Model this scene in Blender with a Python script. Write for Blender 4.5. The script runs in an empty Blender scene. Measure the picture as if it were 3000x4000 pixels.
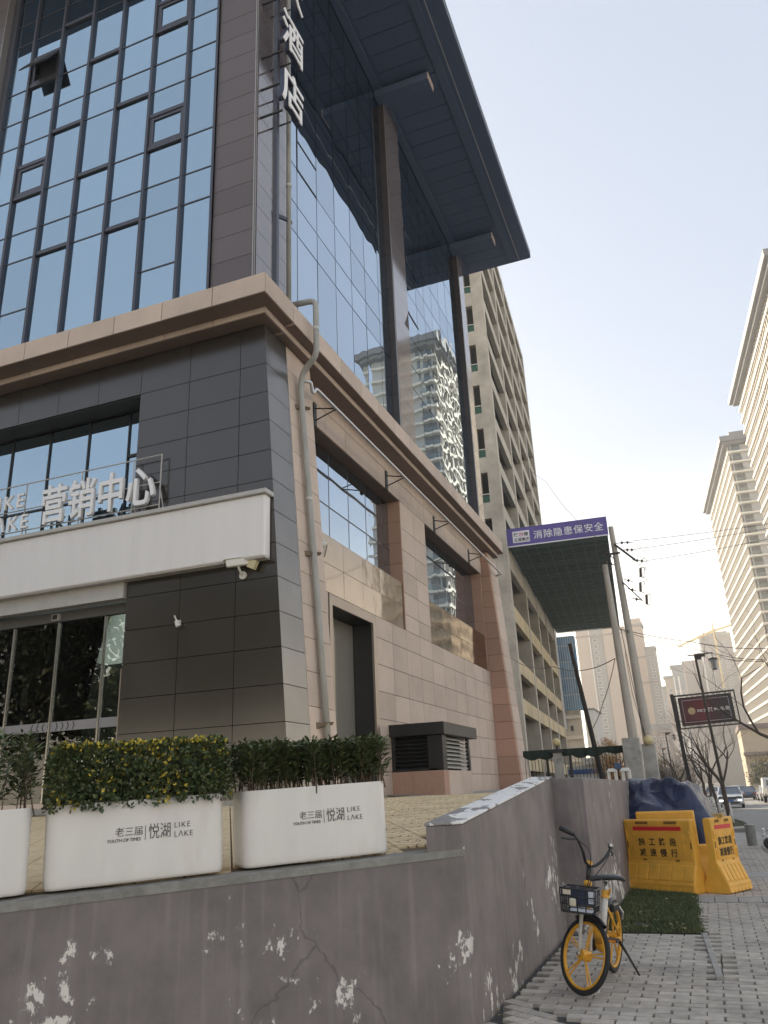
import bpy, math, random
from mathutils import Vector, Matrix, noise
R = math.radians
random.seed(7)
sc = bpy.context.scene
C = sc.collection

# ------------------------------------------------------------------ camera
YAW, PITCH, ROLL, F, H = -0.358053, 0.343078, -0.044183, 3077.0, 1.6
fw = Vector((math.sin(YAW)*math.cos(PITCH), math.cos(YAW)*math.cos(PITCH), math.sin(PITCH)))
rt = Vector((math.cos(YAW), -math.sin(YAW), 0)); up = rt.cross(fw)
r2 = rt*math.cos(ROLL) + up*math.sin(ROLL); u2 = up*math.cos(ROLL) - rt*math.sin(ROLL)
cd = bpy.data.cameras.new('camera'); cam = bpy.data.objects.new('camera', cd); C.objects.link(cam)
cam.matrix_world = Matrix(((r2.x, u2.x, -fw.x, 0), (r2.y, u2.y, -fw.y, 0), (r2.z, u2.z, -fw.z, H), (0, 0, 0, 1)))
cd.sensor_fit = 'VERTICAL'; cd.sensor_height = 36; cd.lens = F/4000*36
cd.clip_start = 0.05; cd.clip_end = 4000
sc.camera = cam
# ------------------------------------------------------------------ sky, sun, exposure
SUN_AZ, SUN_EL = R(-36), R(24)          # azimuth from +Y, negative = towards -X
w = bpy.data.worlds.new('World'); sc.world = w; w.use_nodes = True
wn = w.node_tree; wn.nodes.clear()
sky = wn.nodes.new('ShaderNodeTexSky'); sky.sky_type = 'NISHITA'; sky.sun_disc = False
sky.sun_elevation = SUN_EL; sky.sun_rotation = SUN_AZ
sky.altitude = 0; sky.air_density = 1.0; sky.dust_density = 1.6; sky.ozone_density = 2.0
wmix = wn.nodes.new('ShaderNodeMix'); wmix.data_type = 'RGBA'; wmix.inputs[0].default_value = 0.74
# winter haze veiling the whole sky: cream along the horizon, pale blue higher up
wtc = wn.nodes.new('ShaderNodeTexCoord'); wsx = wn.nodes.new('ShaderNodeSeparateXYZ'); wmr = wn.nodes.new('ShaderNodeMapRange'); wmr.interpolation_type = 'SMOOTHSTEP'
wmr.inputs[1].default_value = -.02; wmr.inputs[2].default_value = .40
whz = wn.nodes.new('ShaderNodeMix'); whz.data_type = 'RGBA'; whz.inputs[6].default_value = (15.0, 12.9, 9.7, 1); whz.inputs[7].default_value = (3.65, 4.0, 4.55, 1)
wn.links.new(wtc.outputs['Generated'], wsx.inputs[0]); wn.links.new(wsx.outputs[2], wmr.inputs[0]); wn.links.new(wmr.outputs[0], whz.inputs[0]); wn.links.new(whz.outputs[2], wmix.inputs[7])
bg = wn.nodes.new('ShaderNodeBackground'); bg.inputs[1].default_value = 0.10
wo = wn.nodes.new('ShaderNodeOutputWorld')
wn.links.new(sky.outputs[0], wmix.inputs[6]); wn.links.new(wmix.outputs[2], bg.inputs[0]); wn.links.new(bg.outputs[0], wo.inputs[0])
sd = bpy.data.lights.new('sun', 'SUN'); sd.energy = 4.0; sd.angle = R(0.6); sd.color = (1.0, 0.86, 0.66)
sun = bpy.data.objects.new('sun', sd); C.objects.link(sun)
S = Vector((math.sin(SUN_AZ)*math.cos(SUN_EL), math.cos(SUN_AZ)*math.cos(SUN_EL), math.sin(SUN_EL)))
sun.rotation_euler = S.to_track_quat('Z', 'Y').to_euler()
vs = sc.view_settings; vs.view_transform = 'Standard'; vs.look = 'None'; vs.gamma = 1.0; vs.use_curve_mapping = False
vs.exposure = 0.96
cy = sc.cycles; cy.use_denoising = True; cy.max_bounces = 7; cy.diffuse_bounces = 3; cy.glossy_bounces = 4
cy.transmission_bounces = 4; cy.transparent_max_bounces = 8; cy.volume_bounces = 2
cy.sample_clamp_indirect = 6.0; cy.caustics_reflective = False; cy.caustics_refractive = False

# ------------------------------------------------------------------ helpers
class MB:
    def __init__(s): s.v = []; s.f = []
    def add(s, vs, fs):
        n = len(s.v); s.v += [tuple(p) for p in vs]; s.f += [tuple(i+n for i in f) for f in fs]; return s
    def hexa(s, p):   # 4 bottom + 4 top, both counter-clockwise
        return s.add(p, [(3,2,1,0),(4,5,6,7),(0,1,5,4),(1,2,6,5),(2,3,7,6),(3,0,4,7)])
    def box(s, x0, x1, y0, y1, z0, z1):
        return s.hexa([(x0,y0,z0),(x1,y0,z0),(x1,y1,z0),(x0,y1,z0),(x0,y0,z1),(x1,y0,z1),(x1,y1,z1),(x0,y1,z1)])
    def quad(s, a, b, c, d): return s.add([a,b,c,d], [(0,1,2,3)])
    def prism(s, pts, d):  # polygon (3d points) extruded along vector d
        n = len(pts); d = Vector(d); a = [Vector(p) for p in pts]; b = [p+d for p in a]
        return s.add(a+b, [tuple(range(n))[::-1], tuple(range(n, 2*n))] + [(i,(i+1)%n,n+(i+1)%n,n+i) for i in range(n)])
    def tube(s, path, r, n=8, cap=True):
        P = [Vector(p) for p in path]; m = len(P)
        rr = r if isinstance(r, (list, tuple)) else [r]*m
        vs = []; u = None
        for i in range(m):
            t = (P[min(i+1,m-1)]-P[max(i-1,0)])
            t = t.normalized() if t.length > 1e-9 else Vector((0,0,1))
            if u is None:
                u = t.orthogonal().normalized()
            else:
                u = (u - t*u.dot(t)); u = u.normalized() if u.length > 1e-6 else t.orthogonal().normalized()
            b = t.cross(u)
            for k in range(n):
                a = 2*math.pi*k/n; vs.append(P[i] + (u*math.cos(a)+b*math.sin(a))*rr[i])
        fs = [(i*n+k, i*n+(k+1)%n, (i+1)*n+(k+1)%n, (i+1)*n+k) for i in range(m-1) for k in range(n)]
        if cap: fs += [tuple(range(n))[::-1], tuple(range((m-1)*n, m*n))]
        return s.add(vs, fs)
    def ring(s, c, ax, Rr, r, n=32, k=8, a0=0, a1=2*math.pi, sx=1.0):  # torus, sx squeezes the section along the axis
        c = Vector(c); ax = Vector(ax).normalized(); u = ax.orthogonal().normalized()
        if abs(ax.z) < .99: u = Vector((0,0,1)); u = (u-ax*u.dot(ax)).normalized()
        b = ax.cross(u); full = abs(a1-a0-2*math.pi) < 1e-6; m = n if full else n+1; vs = []
        for i in range(m):
            a = a0+(a1-a0)*i/n; d = u*math.cos(a)+b*math.sin(a)
            for j in range(k):
                t = 2*math.pi*j/k; vs.append(c + d*(Rr+r*math.cos(t)) + ax*(r*sx*math.sin(t)))
        fs = []
        for i in range(n):
            i2 = (i+1) % m
            for j in range(k): fs.append((i*k+j, i2*k+j, i2*k+(j+1)%k, i*k+(j+1)%k))
        return s.add(vs, fs)
    def ball(s, c, r, n=10, m=6, sz=(1,1,1)):
        c = Vector(c); vs = [c+Vector((0,0,-r*sz[2]))]
        for i in range(1, m):
            t = math.pi*i/m
            for k in range(n):
                a = 2*math.pi*k/n; vs.append(c+Vector((r*sz[0]*math.sin(t)*math.cos(a), r*sz[1]*math.sin(t)*math.sin(a), -r*sz[2]*math.cos(t))))
        vs.append(c+Vector((0,0,r*sz[2]))); L = len(vs)-1
        fs = [(0, 1+(k+1)%n, 1+k) for k in range(n)]
        for i in range(m-2):
            for k in range(n): fs.append((1+i*n+k, 1+i*n+(k+1)%n, 1+(i+1)*n+(k+1)%n, 1+(i+1)*n+k))
        fs += [(L, 1+(m-2)*n+k, 1+(m-2)*n+(k+1)%n) for k in range(n)]
        return s.add(vs, fs)
    def xf(s, M): s.v = [tuple(M @ Vector(p)) for p in s.v]; return s
    def mesh(s, name, m=None, smooth=False):
        me = bpy.data.meshes.new(name); me.from_pydata(s.v, [], s.f)
        if m: me.materials.append(m)
        if smooth: me.polygons.foreach_set('use_smooth', [True]*len(me.polygons))
        me.update(); return me

def link(name, me, parent=None, loc=None, world=True):
    o = bpy.data.objects.new(name, me); C.objects.link(o)
    if parent is not None:
        o.parent = parent
        if world and parent.type == 'EMPTY' and loc is None: o.location = -parent.location
        elif world and parent.type == 'EMPTY': o.location = Vector(loc)-parent.location
        elif loc is not None: o.location = loc
    elif loc is not None: o.location = loc
    return o
def obj(name, mb, m, parent=None, smooth=False, bevel=0, world=True, sub=0):
    o = link(name, mb.mesh(name, m, smooth), parent, None, world)
    if bevel:
        b = o.modifiers.new('bevel', 'BEVEL'); b.width = bevel; b.segments = 2; b.limit_method = 'ANGLE'; b.angle_limit = R(40)
    if sub:
        q = o.modifiers.new('sub', 'SUBSURF'); q.levels = sub; q.render_levels = sub
    return o
def tag(o, label=None, cat=None, group=None, kind=None):
    if label: o['label'] = label
    if cat: o['category'] = cat
    if group: o['group'] = group
    if kind: o['kind'] = kind
    return o
def thing(name, label, cat, loc=(0,0,0), rot=(0,0,0), group=None):
    o = bpy.data.objects.new(name, None); C.objects.link(o); o.location = loc; o.rotation_euler = rot
    o.empty_display_size = .2
    return tag(o, label, cat, group)
BOXES = {}
def pbox(name, m, parent, x0, x1, y0, y1, z0, z1, tilt=None):
    """a box piece whose mesh is shared between pieces of the same size"""
    d = (round(x1-x0, 3), round(y1-y0, 3), round(z1-z0, 3)); key = (name, m.name, d)
    if key not in BOXES:
        BOXES[key] = MB().box(-d[0]/2, d[0]/2, -d[1]/2, d[1]/2, -d[2]/2, d[2]/2).mesh(name, m)
    c = Vector(((x0+x1)/2, (y0+y1)/2, (z0+z1)/2))
    o = bpy.data.objects.new(name, BOXES[key]); C.objects.link(o)
    if parent is not None:
        o.parent = parent; o.location = c - (parent.location if parent.type == 'EMPTY' else Vector((0,0,0)))
    else: o.location = c
    if tilt: o.rotation_euler = tilt
    return o
TXT = {}
def text(name, s, m, origin, right, upv, size, parent=None, bold=0.0, ext=0.002, width=1.0, align='LEFT', world=True, spacing=1.0):
    """lettering as solid letters: origin is the baseline start, right/up span its plane"""
    key = (s, size, bold, ext, width, align, spacing, m.name)
    if key not in TXT:
        cu = bpy.data.curves.new('lettering', 'FONT'); cu.body = s; cu.size = size; cu.align_x = align
        cu.extrude = ext; cu.offset = bold; cu.resolution_u = 3; cu.space_character = spacing
        to = bpy.data.objects.new('lettering', cu); C.objects.link(to)
        dg = bpy.context.evaluated_depsgraph_get(); dg.update()
        me = bpy.data.meshes.new_from_object(to.evaluated_get(dg)); bpy.data.objects.remove(to); bpy.data.curves.remove(cu)
        me.materials.clear(); me.materials.append(m)
        TXT[key] = me
    o = bpy.data.objects.new(name, TXT[key]); C.objects.link(o)
    rv = Vector(right).normalized(); uv = Vector(upv).normalized(); nv = rv.cross(uv)
    M = Matrix(((rv.x*width, uv.x, nv.x, 0), (rv.y*width, uv.y, nv.y, 0), (rv.z*width, uv.z, nv.z, 0), (0,0,0,1)))
    og = Vector(origin)
    if parent is not None:
        o.parent = parent
        if world and parent.type == 'EMPTY': og = og - parent.location
    o.matrix_basis = Matrix.Translation(og) @ M
    return o

MATS = {}
def mat(name, col, rough=.6, metal=0., spec=.5, nz=0., ns=5., rnd=0., bump=0., bs=40., col2=None, c2s=3., c2lo=.5, c2hi=.6, stretch=None, bd=.01, coat=0.):
    """procedural surface: base colour, noise variation nz, per-piece variation rnd, second colour in patches, fine relief"""
    m = bpy.data.materials.new(name); m.use_nodes = True; MATS[name] = m
    nt = m.node_tree; N = nt.nodes; L = nt.links; b = N['Principled BSDF']
    b.inputs['Roughness'].default_value = rough; b.inputs['Metallic'].default_value = metal
    b.inputs['Specular IOR Level'].default_value = spec
    if coat: b.inputs['Coat Weight'].default_value = coat; b.inputs['Coat Roughness'].default_value = .08
    geo = N.new('ShaderNodeNewGeometry'); pos = geo.outputs['Position']
    if stretch:
        mp = N.new('ShaderNodeMapping'); mp.inputs['Scale'].default_value = stretch; L.new(pos, mp.inputs[0]); pos = mp.outputs[0]
    cur = None
    rgb = N.new('ShaderNodeRGB'); rgb.outputs[0].default_value = (*col, 1); cur = rgb.outputs[0]
    if col2 is not None:
        n2 = N.new('ShaderNodeTexNoise'); n2.inputs['Scale'].default_value = c2s; n2.inputs['Detail'].default_value = 6; n2.inputs['Roughness'].default_value = .65
        L.new(pos, n2.inputs['Vector'])
        mr = N.new('ShaderNodeMapRange'); mr.inputs[1].default_value = c2lo; mr.inputs[2].default_value = c2hi; mr.clamp = True; L.new(n2.outputs[0], mr.inputs[0])
        mx = N.new('ShaderNodeMix'); mx.data_type = 'RGBA'; L.new(mr.outputs[0], mx.inputs[0]); L.new(cur, mx.inputs[6]); mx.inputs[7].default_value = (*col2, 1); cur = mx.outputs[2]
    val = None
    if nz:
        n1 = N.new('ShaderNodeTexNoise'); n1.inputs['Scale'].default_value = ns; n1.inputs['Detail'].default_value = 5; n1.inputs['Roughness'].default_value = .6
        L.new(pos, n1.inputs['Vector'])
        mr = N.new('ShaderNodeMapRange'); mr.inputs[1].default_value = .3; mr.inputs[2].default_value = .7; mr.inputs[3].default_value = 1-nz; mr.inputs[4].default_value = 1+nz
        L.new(n1.outputs[0], mr.inputs[0]); val = mr.outputs[0]
    if rnd:
        oi = N.new('ShaderNodeObjectInfo'); mr = N.new('ShaderNodeMapRange'); mr.inputs[3].default_value = 1-rnd; mr.inputs[4].default_value = 1+rnd
        L.new(oi.outputs['Random'], mr.inputs[0])
        if val is not None:
            mu = N.new('ShaderNodeMath'); mu.operation = 'MULTIPLY'; L.new(val, mu.inputs[0]); L.new(mr.outputs[0], mu.inputs[1]); val = mu.outputs[0]
        else: val = mr.outputs[0]
    if val is not None:
        vm = N.new('ShaderNodeVectorMath'); vm.operation = 'SCALE'; L.new(cur, vm.inputs[0]); L.new(val, vm.inputs['Scale']); cur = vm.outputs[0]
    L.new(cur, b.inputs['Base Color'])
    if bump:
        n3 = N.new('ShaderNodeTexNoise'); n3.inputs['Scale'].default_value = bs; n3.inputs['Detail'].default_value = 4; L.new(geo.outputs['Position'], n3.inputs['Vector'])
        bp = N.new('ShaderNodeBump'); bp.inputs['Strength'].default_value = bump; bp.inputs['Distance'].default_value = bd; L.new(n3.outputs[0], bp.inputs['Height']); L.new(bp.outputs[0], b.inputs['Normal'])
    return m
def coated_glass(name, tint, wave=.004, scale=.9, rough=.0, base=(.012,.016,.02), refl=.62):
    """mirror-coated curtain-wall glass: a dark body under a reflective layer that bulges a little in every pane"""
    m = bpy.data.materials.new(name); m.use_nodes = True; nt = m.node_tree; N = nt.nodes; L = nt.links; N.clear()
    out = N.new('ShaderNodeOutputMaterial'); mx = N.new('ShaderNodeMixShader'); g = N.new('ShaderNodeBsdfGlossy'); d = N.new('ShaderNodeBsdfDiffuse')
    d.inputs[0].default_value = (*base, 1); g.inputs['Color'].default_value = (*tint, 1); g.inputs['Roughness'].default_value = rough
    fr = N.new('ShaderNodeFresnel'); fr.inputs[0].default_value = 1.5
    mr = N.new('ShaderNodeMapRange'); mr.inputs[1].default_value = .04; mr.inputs[2].default_value = 1; mr.inputs[3].default_value = refl; mr.inputs[4].default_value = 1
    oi_ = N.new('ShaderNodeObjectInfo'); pv = N.new('ShaderNodeMapRange'); pv.inputs[3].default_value = .90; pv.inputs[4].default_value = 1.04; L.new(oi_.outputs['Random'], pv.inputs[0])
    pm = N.new('ShaderNodeMath'); pm.operation = 'MULTIPLY'; L.new(mr.outputs[0], pm.inputs[0]); L.new(pv.outputs[0], pm.inputs[1])
    L.new(fr.outputs[0], mr.inputs[0]); L.new(pm.outputs[0], mx.inputs[0]); L.new(d.outputs[0], mx.inputs[1]); L.new(g.outputs[0], mx.inputs[2])
    geo = N.new('ShaderNodeNewGeometry'); oi = N.new('ShaderNodeObjectInfo')
    sc_ = N.new('ShaderNodeVectorMath'); sc_.operation = 'ADD'; ml = N.new('ShaderNodeMath'); ml.operation = 'MULTIPLY'; ml.inputs[1].default_value = 37.0
    L.new(oi.outputs['Random'], ml.inputs[0]); L.new(geo.outputs['Position'], sc_.inputs[0]); L.new(ml.outputs[0], sc_.inputs[1])
    n = N.new('ShaderNodeTexNoise'); n.inputs['Scale'].default_value = scale; n.inputs['Detail'].default_value = 1.0; L.new(sc_.outputs[0], n.inputs['Vector'])
    bp = N.new('ShaderNodeBump'); bp.inputs['Strength'].default_value = 1.0; bp.inputs['Distance'].default_value = wave
    L.new(n.outputs[0], bp.inputs['Height']); L.new(bp.outputs[0], g.inputs['Normal']); L.new(mx.outputs[0], out.inputs[0])
    MATS[name] = m; return m
def clear_glass(name, refl=.10, tint=(.8,.86,.84)):
    m = bpy.data.materials.new(name); m.use_nodes = True; nt = m.node_tree; N = nt.nodes; L = nt.links; N.clear()
    out = N.new('ShaderNodeOutputMaterial'); mx = N.new('ShaderNodeMixShader'); g = N.new('ShaderNodeBsdfGlossy'); t = N.new('ShaderNodeBsdfTransparent')
    g.inputs['Roughness'].default_value = 0.0; t.inputs[0].default_value = (*tint, 1)
    fr = N.new('ShaderNodeFresnel'); fr.inputs[0].default_value = 1.5
    mr = N.new('ShaderNodeMapRange'); mr.inputs[1].default_value = .04; mr.inputs[2].default_value = 1; mr.inputs[3].default_value = refl; mr.inputs[4].default_value = 1
    L.new(fr.outputs[0], mr.inputs[0]); L.new(mr.outputs[0], mx.inputs[0]); L.new(t.outputs[0], mx.inputs[1]); L.new(g.outputs[0], mx.inputs[2]); L.new(mx.outputs[0], out.inputs[0])
    MATS[name] = m; return m
def emit(name, col, st):
    m = bpy.data.materials.new(name); m.use_nodes = True; N = m.node_tree.nodes; b = N['Principled BSDF']
    b.inputs['Base Color'].default_value = (*col, 1); b.inputs['Emission Color'].default_value = (*col, 1); b.inputs['Emission Strength'].default_value = st
    MATS[name] = m; return m

granite = mat('granite', (.585,.475,.40), .75, nz=.16, ns=60, rnd=.10, bump=.15, bs=120, col2=(.47,.385,.33), c2s=.9, c2lo=.45, c2hi=.8)
granite_red = mat('granite_red', (.46,.285,.215), .8, nz=.25, ns=80, rnd=.08, bump=.3, bs=130)
soffit_shade_stone = mat('soffit_shade_stone', (.22,.165,.14), .7, nz=.15, ns=60, rnd=.05)  # granite darkened: the cornice's shade put into the colour; lintels share it
dpanel = mat('dark_metal_panel', (.032,.026,.021), .20, spec=1.0, nz=.06, ns=3, rnd=.05)
dpanel_side = mat('brushed_metal_panel', (.20,.19,.18), .22, metal=.75, nz=.08, ns=2, rnd=.06)
dstone = mat('brown_stone_panel', (.115,.098,.105), .38, spec=.5, nz=.1, ns=50, rnd=.08)
pillar_dk = mat('dark_pillar_stone', (.072,.060,.060), .3, nz=.1, ns=40, rnd=.1)
polished = mat('polished_stone', (.17,.145,.15), .07, spec=.9, nz=.12, ns=40, rnd=.08, coat=.6)
bronze = mat('bronze_frame', (.075,.078,.098), .35, metal=.4, nz=.05)
trimmet = mat('corner_trim', (.42,.40,.38), .3, metal=.6)
gold = mat('gold_spandrel', (.36,.285,.21), .07, metal=1.0, nz=.06, ns=1.4, rnd=.05, bump=.22, bs=.9, bd=.03, stretch=None)
champ = mat('champagne_frame', (.36,.30,.25), .35, metal=.5, nz=.05)
blackm = mat('black_metal', (.018,.018,.019), .45, nz=.1)
soffit = mat('soffit_panel', (.115,.16,.265), .55, nz=.05, rnd=.03)
white_ac = mat('white_cladding', (.83,.81,.80), .45, nz=.03, ns=1.5, col2=(.70,.67,.64), c2s=1.8, c2lo=.6, c2hi=.9, stretch=(2.5,2.5,.3))
grey_cap = mat('grey_cap', (.50,.49,.47), .6, nz=.08)
pipe_grey = mat('pipe_grey', (.36,.36,.34), .45, nz=.15, ns=6, stretch=(1,1,.3))
zinc = mat('zinc', (.55,.56,.58), .35, metal=.7, nz=.1)
letter_w = mat('letter_white', (.9,.9,.91), .4)
letter_back = mat('letter_blue', (.035,.045,.09), .5)
glass_f = coated_glass('front_glass', (.58,.76,.90), wave=.0042, scale=.55, refl=.66)
glass_r = coated_glass('side_glass', (.74,.86,.98), wave=.005, scale=.8, refl=.62)
clearg = clear_glass('door_glass', .085)
concrete = mat('raw_concrete', (.45,.415,.36), .85, nz=.2, ns=.8, bump=.2, bs=30, col2=(.36,.33,.28), c2s=.5, c2lo=.45, c2hi=.7)
concrete_y = mat('yellow_concrete', (.60,.50,.33), .85, nz=.2, ns=.7, col2=(.40,.35,.27), c2s=.9, c2lo=.5, c2hi=.75, stretch=(1,1,.4))
dark_in = mat('dark_interior', (.05,.055,.06), .8, nz=.2, ns=1)

# ------------------------------------------------------------------ ground
def gz(y): return 0.0 if y < 16 else -0.0075*(min(y, 120)-16)
def strip(xs, ys, zoff, fz=gz, name=None):
    mb = MB(); nx = len(xs)
    for y in ys:
        for x in xs: mb.v.append((x, y, fz(y)+zoff))
    for j in range(len(ys)-1):
        for i in range(nx-1):
            a = j*nx+i; mb.f.append((a, a+1, a+nx+1, a+nx))
    return mb
YS = [-120,-40,-5,5,16,30,45,60,80,100,120,200,400,780]
m_ground = mat('ground_dirt', (.20,.185,.165), .9, nz=.2, ns=1)
m_asph = mat('asphalt', (.27,.26,.245), .8, nz=.18, ns=3, bump=.3, bs=120, col2=(.27,.26,.25), c2s=.15, c2lo=.45, c2hi=.7)
m_joint = mat('paver_bed', (.075,.07,.065), .95, nz=.2, ns=20)
m_brick = mat('paver_grey', (.46,.415,.36), .88, nz=.2, ns=9, rnd=.17, bump=.35, bs=90, bd=.004, col2=(.26,.24,.215), c2s=1.1, c2lo=.5, c2hi=.72)
m_conc_lt = mat('pale_concrete', (.36,.345,.32), .85, nz=.18, ns=5, bump=.2, bs=60)
m_kerb = mat('kerb_stone', (.40,.39,.37), .8, nz=.2, ns=6)
m_line = mat('road_paint', (.68,.67,.64), .7, nz=.2, ns=5)
g = obj('ground', strip([-280,-40,-1,1.2,30,280], YS, -0.16), m_ground); tag(g, kind='structure', label='bare ground under the street and buildings')
def xl(y): return 1.15 if y < 34 else 1.15-.06*(y-34)      # the street's near kerb line, bending away to the left
def ribbon(e0, e1, ys, zoff):
    mb = MB()
    for y in ys: mb.v += [(xl(y)+e0, y, gz(y)+zoff), (xl(y)+e1, y, gz(y)+zoff)]
    for j in range(len(ys)-1): mb.f.append((2*j, 2*j+1, 2*j+3, 2*j+2))
    return mb
YR = [-60,0,10,16,24,34,45,60,80,100,120,200,400,780]
rd = obj('road', ribbon(0, 9.2, YR, -.12), m_asph); tag(rd, kind='structure', label='grey asphalt street with light traffic')
sw = obj('sidewalk', ribbon(-4.2, -.13, [-3,0,5,10,16,24,34,45,60,80,100,120], -.03), m_joint); tag(sw, kind='structure', label='grey brick sidewalk beside the retaining wall')
def kerb_run(e0, e1, runs, h0, h1, parent, m, name='kerb'):
    for a, b in runs:
        mb = MB().hexa([(xl(a)+e0,a,gz(a)+h0),(xl(a)+e1,a,gz(a)+h0),(xl(b)+e1,b,gz(b)+h0),(xl(b)+e0,b,gz(b)+h0),(xl(a)+e0,a,gz(a)+h1),(xl(a)+e1,a,gz(a)+h1),(xl(b)+e1,b,gz(b)+h1),(xl(b)+e0,b,gz(b)+h1)]); obj(name, mb, m, parent)
kerb_run(-.15, 0, [(-3,8),(8,16),(16,24),(34.5,45),(45,60),(60,80),(80,100),(100,120)], -.25, .014, sw, m_kerb)
kerb_run(9.2, 9.4, [(10,34),(34,60),(60,80),(80,100),(100,120)], -.25, .014, rd, m_kerb)
kerb_run(9.4, 16, [(10,34),(34,60),(60,80),(80,100),(100,120)], -.25, .008, rd, m_conc_lt, 'far_pavement')
for y0 in range(40, 118, 9): obj('lane_line', MB().quad(*[(xl(y)+4.4+dx, y, gz(y)-.116) for y, dx in ((y0,0),(y0,.15),(y0+4,.15),(y0+4,0))]), m_line, rd)
# ---- sidewalk pavers: the nearest 300 one by one, the rest as one part
BL, BW, BH = .235, .111, .05
def brick_mb(x=0, y=0, z=0, a=0.0, tilt=0.0):
    ca, sa = math.cos(a), math.sin(a); p = []
    for zz, ins in ((-BH, 0), (0, .004)):
        for sx, sy in ((-1,-1),(1,-1),(1,1),(-1,1)):
            u = sx*(BL/2-ins); v = sy*(BW/2-ins)
            p.append((x+u*ca-v*sa, y+u*sa+v*ca, z+zz+tilt*u))
    return p
brick_me = MB().hexa(brick_mb()).mesh('brick', m_brick)
spots = []
row = 0; y = 5.6
while y < 24:
    x = -1.75 + (row % 2)*.122 - .12
    while x < 0.98:
        diag = (x+1.8)*.95 + (y-7.4)*.75 < 0
        grass = (y > 10.28 and y < 13.62 and x < -.36 - .035*(y-10.3)) or (y >= 13.6 and x < -.5)
        strip_ = (8.1 < y < 10.36 and -.31 + -.02*(y-10.3)-.075*(y-10.3) - .07 < x < -.30 - .075*(y-10.3) + .06)
        inwall = x < -1.69 or (y > 10.2 and x < -1.32) or (12.85 < y < 13.5)
        if not (diag or grass or strip_ or inwall): spots.append((x, y, 0.0))
        x += .244
    row += 1; y += .1155
for i in range(-8, 12):
    for j in range(-14, 10):
        u = i*.244 + (j % 2)*.122; v = j*.1155; a = R(-33)
        x = -1.45 + u*math.cos(a)-v*math.sin(a); y = 6.75 + u*math.sin(a)+v*math.cos(a)
        if (x+1.8)*.95 + (y-7.4)*.75 < -.09 and x > -1.72 and y > 5.8: spots.append((x, y, a))
def infr(x, y): return x < .75 and y > 6.3
spots.sort(key=lambda s: (not infr(s[0], s[1]), s[0]**2+s[1]**2))
rest = MB()
for k, (x, y, a) in enumerate(spots):
    dz = random.uniform(-.002, .002)
    if k < 300:
        o = bpy.data.objects.new('brick', brick_me); C.objects.link(o); o.parent = sw
        o.location = (x+random.uniform(-.004,.004), y+random.uniform(-.003,.003), gz(y)+dz); o.rotation_euler = (random.uniform(-.01,.01), random.uniform(-.006,.006), a+random.uniform(-.008,.008))
    else: rest.hexa(brick_mb(x, y, gz(y)+dz, a+random.uniform(-.012,.012), random.uniform(-.01,.01)))
tag(obj('brick_field', rest, m_brick, sw), kind='stuff')
# edging strip between the two paver fields, and the pale concrete crossing strip
ed = obj('edging_groove', MB().box(-.36,-.2,8.15,10.35,-.028,-.018).xf(Matrix.Translation((-.1,0,0))@Matrix.Shear('XZ',4,(0,0)) if False else Matrix.Identity(4)), m_joint, sw)
for k, (a, b) in enumerate(((8.17,8.72),(8.74,9.0),(9.02,9.5),(9.53,9.98),(10.0,10.34))):
    x = lambda yy: -.185 - .062*(yy-8.2)
    mb = MB().hexa([(x(a)-.035,a,-.05),(x(a)+.035,a,-.05),(x(b)+.035,b,-.05),(x(b)-.035,b,-.05),(x(a)-.03,a,.012),(x(a)+.028,a,.016),(x(b)+.028,b,.01),(x(b)-.03,b,.014)]); obj('edging_block', mb, m_conc_lt, sw, bevel=.008)
for k in range(5):
    pbox('edging_slab', m_conc_lt, sw, -.50+.31*k, -.20+.31*k, 12.86, 13.46, -.06, .004+.003*(k%2))
# driveway apron that crosses the sidewalk further on, and the verge round the trees
ap = obj('driveway_apron', MB().hexa([(-2.5,24,-.2),(1.6,24,-.2),(1.6,31,-.3),(-2.5,31,-.3),(-2.5,24,gz(24)+.002),(1.6,24,gz(24)-.03),(1.6,31,gz(31)-.03),(-2.5,31,gz(31)+.002)]), m_conc_lt); tag(ap, kind='structure', label='pale concrete driveway crossing the sidewalk')

m_grass = mat('grass_blade', (.075,.105,.04), .8, nz=.35, ns=9)
m_soil = mat('soil', (.05,.047,.032), .95, nz=.3, ns=12)
m_leaf_dry = mat('dry_leaf', (.32,.25,.13), .8, rnd=.3)
m_grass2 = mat('grass_blade_dry', (.17,.165,.07), .8, nz=.35, ns=9)
def grass_patch(name, inside, x0, x1, y0, y1, n, label, hz=.05):
    mb = MB(); i = 0; mi = []
    while i < n:
        x = random.uniform(x0, x1); y = random.uniform(y0, y1)
        if not inside(x, y): continue
        i += 1; a = random.uniform(0, 6.28); h = hz*random.uniform(.5, 1.3); z = gz(y)+.005; b = random.uniform(.2, 1.1); wd = random.uniform(.003, .006)
        dx, dy = math.cos(a), math.sin(a)
        mi.append(1 if random.random() < .2+.3*noise.noise(Vector((x*3,y*3,0))) else 0)
        mb.add([(x-dy*wd,y+dx*wd,z),(x+dy*wd,y-dx*wd,z),(x+dx*h*b,y+dy*h*b,z+h)], [(0,1,2)])
    o = obj(name, mb, m_grass); o.data.materials.append(m_grass2); o.data.polygons.foreach_set('material_index', mi); o.data.update()
    return tag(o, label, 'grass', kind='stuff')
soil = obj('soil_bed', MB().hexa([(-1.5,10.33,-.08),(-.36,10.33,-.08),(-.5,15.5,-.08),(-1.5,15.5,-.08),(-1.5,10.33,.01),(-.36,10.33,.004),(-.5,15.5,.012),(-1.5,15.5,.02)]), m_soil); tag(soil, kind='structure', label='dark soil under the grass by the wall')
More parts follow.
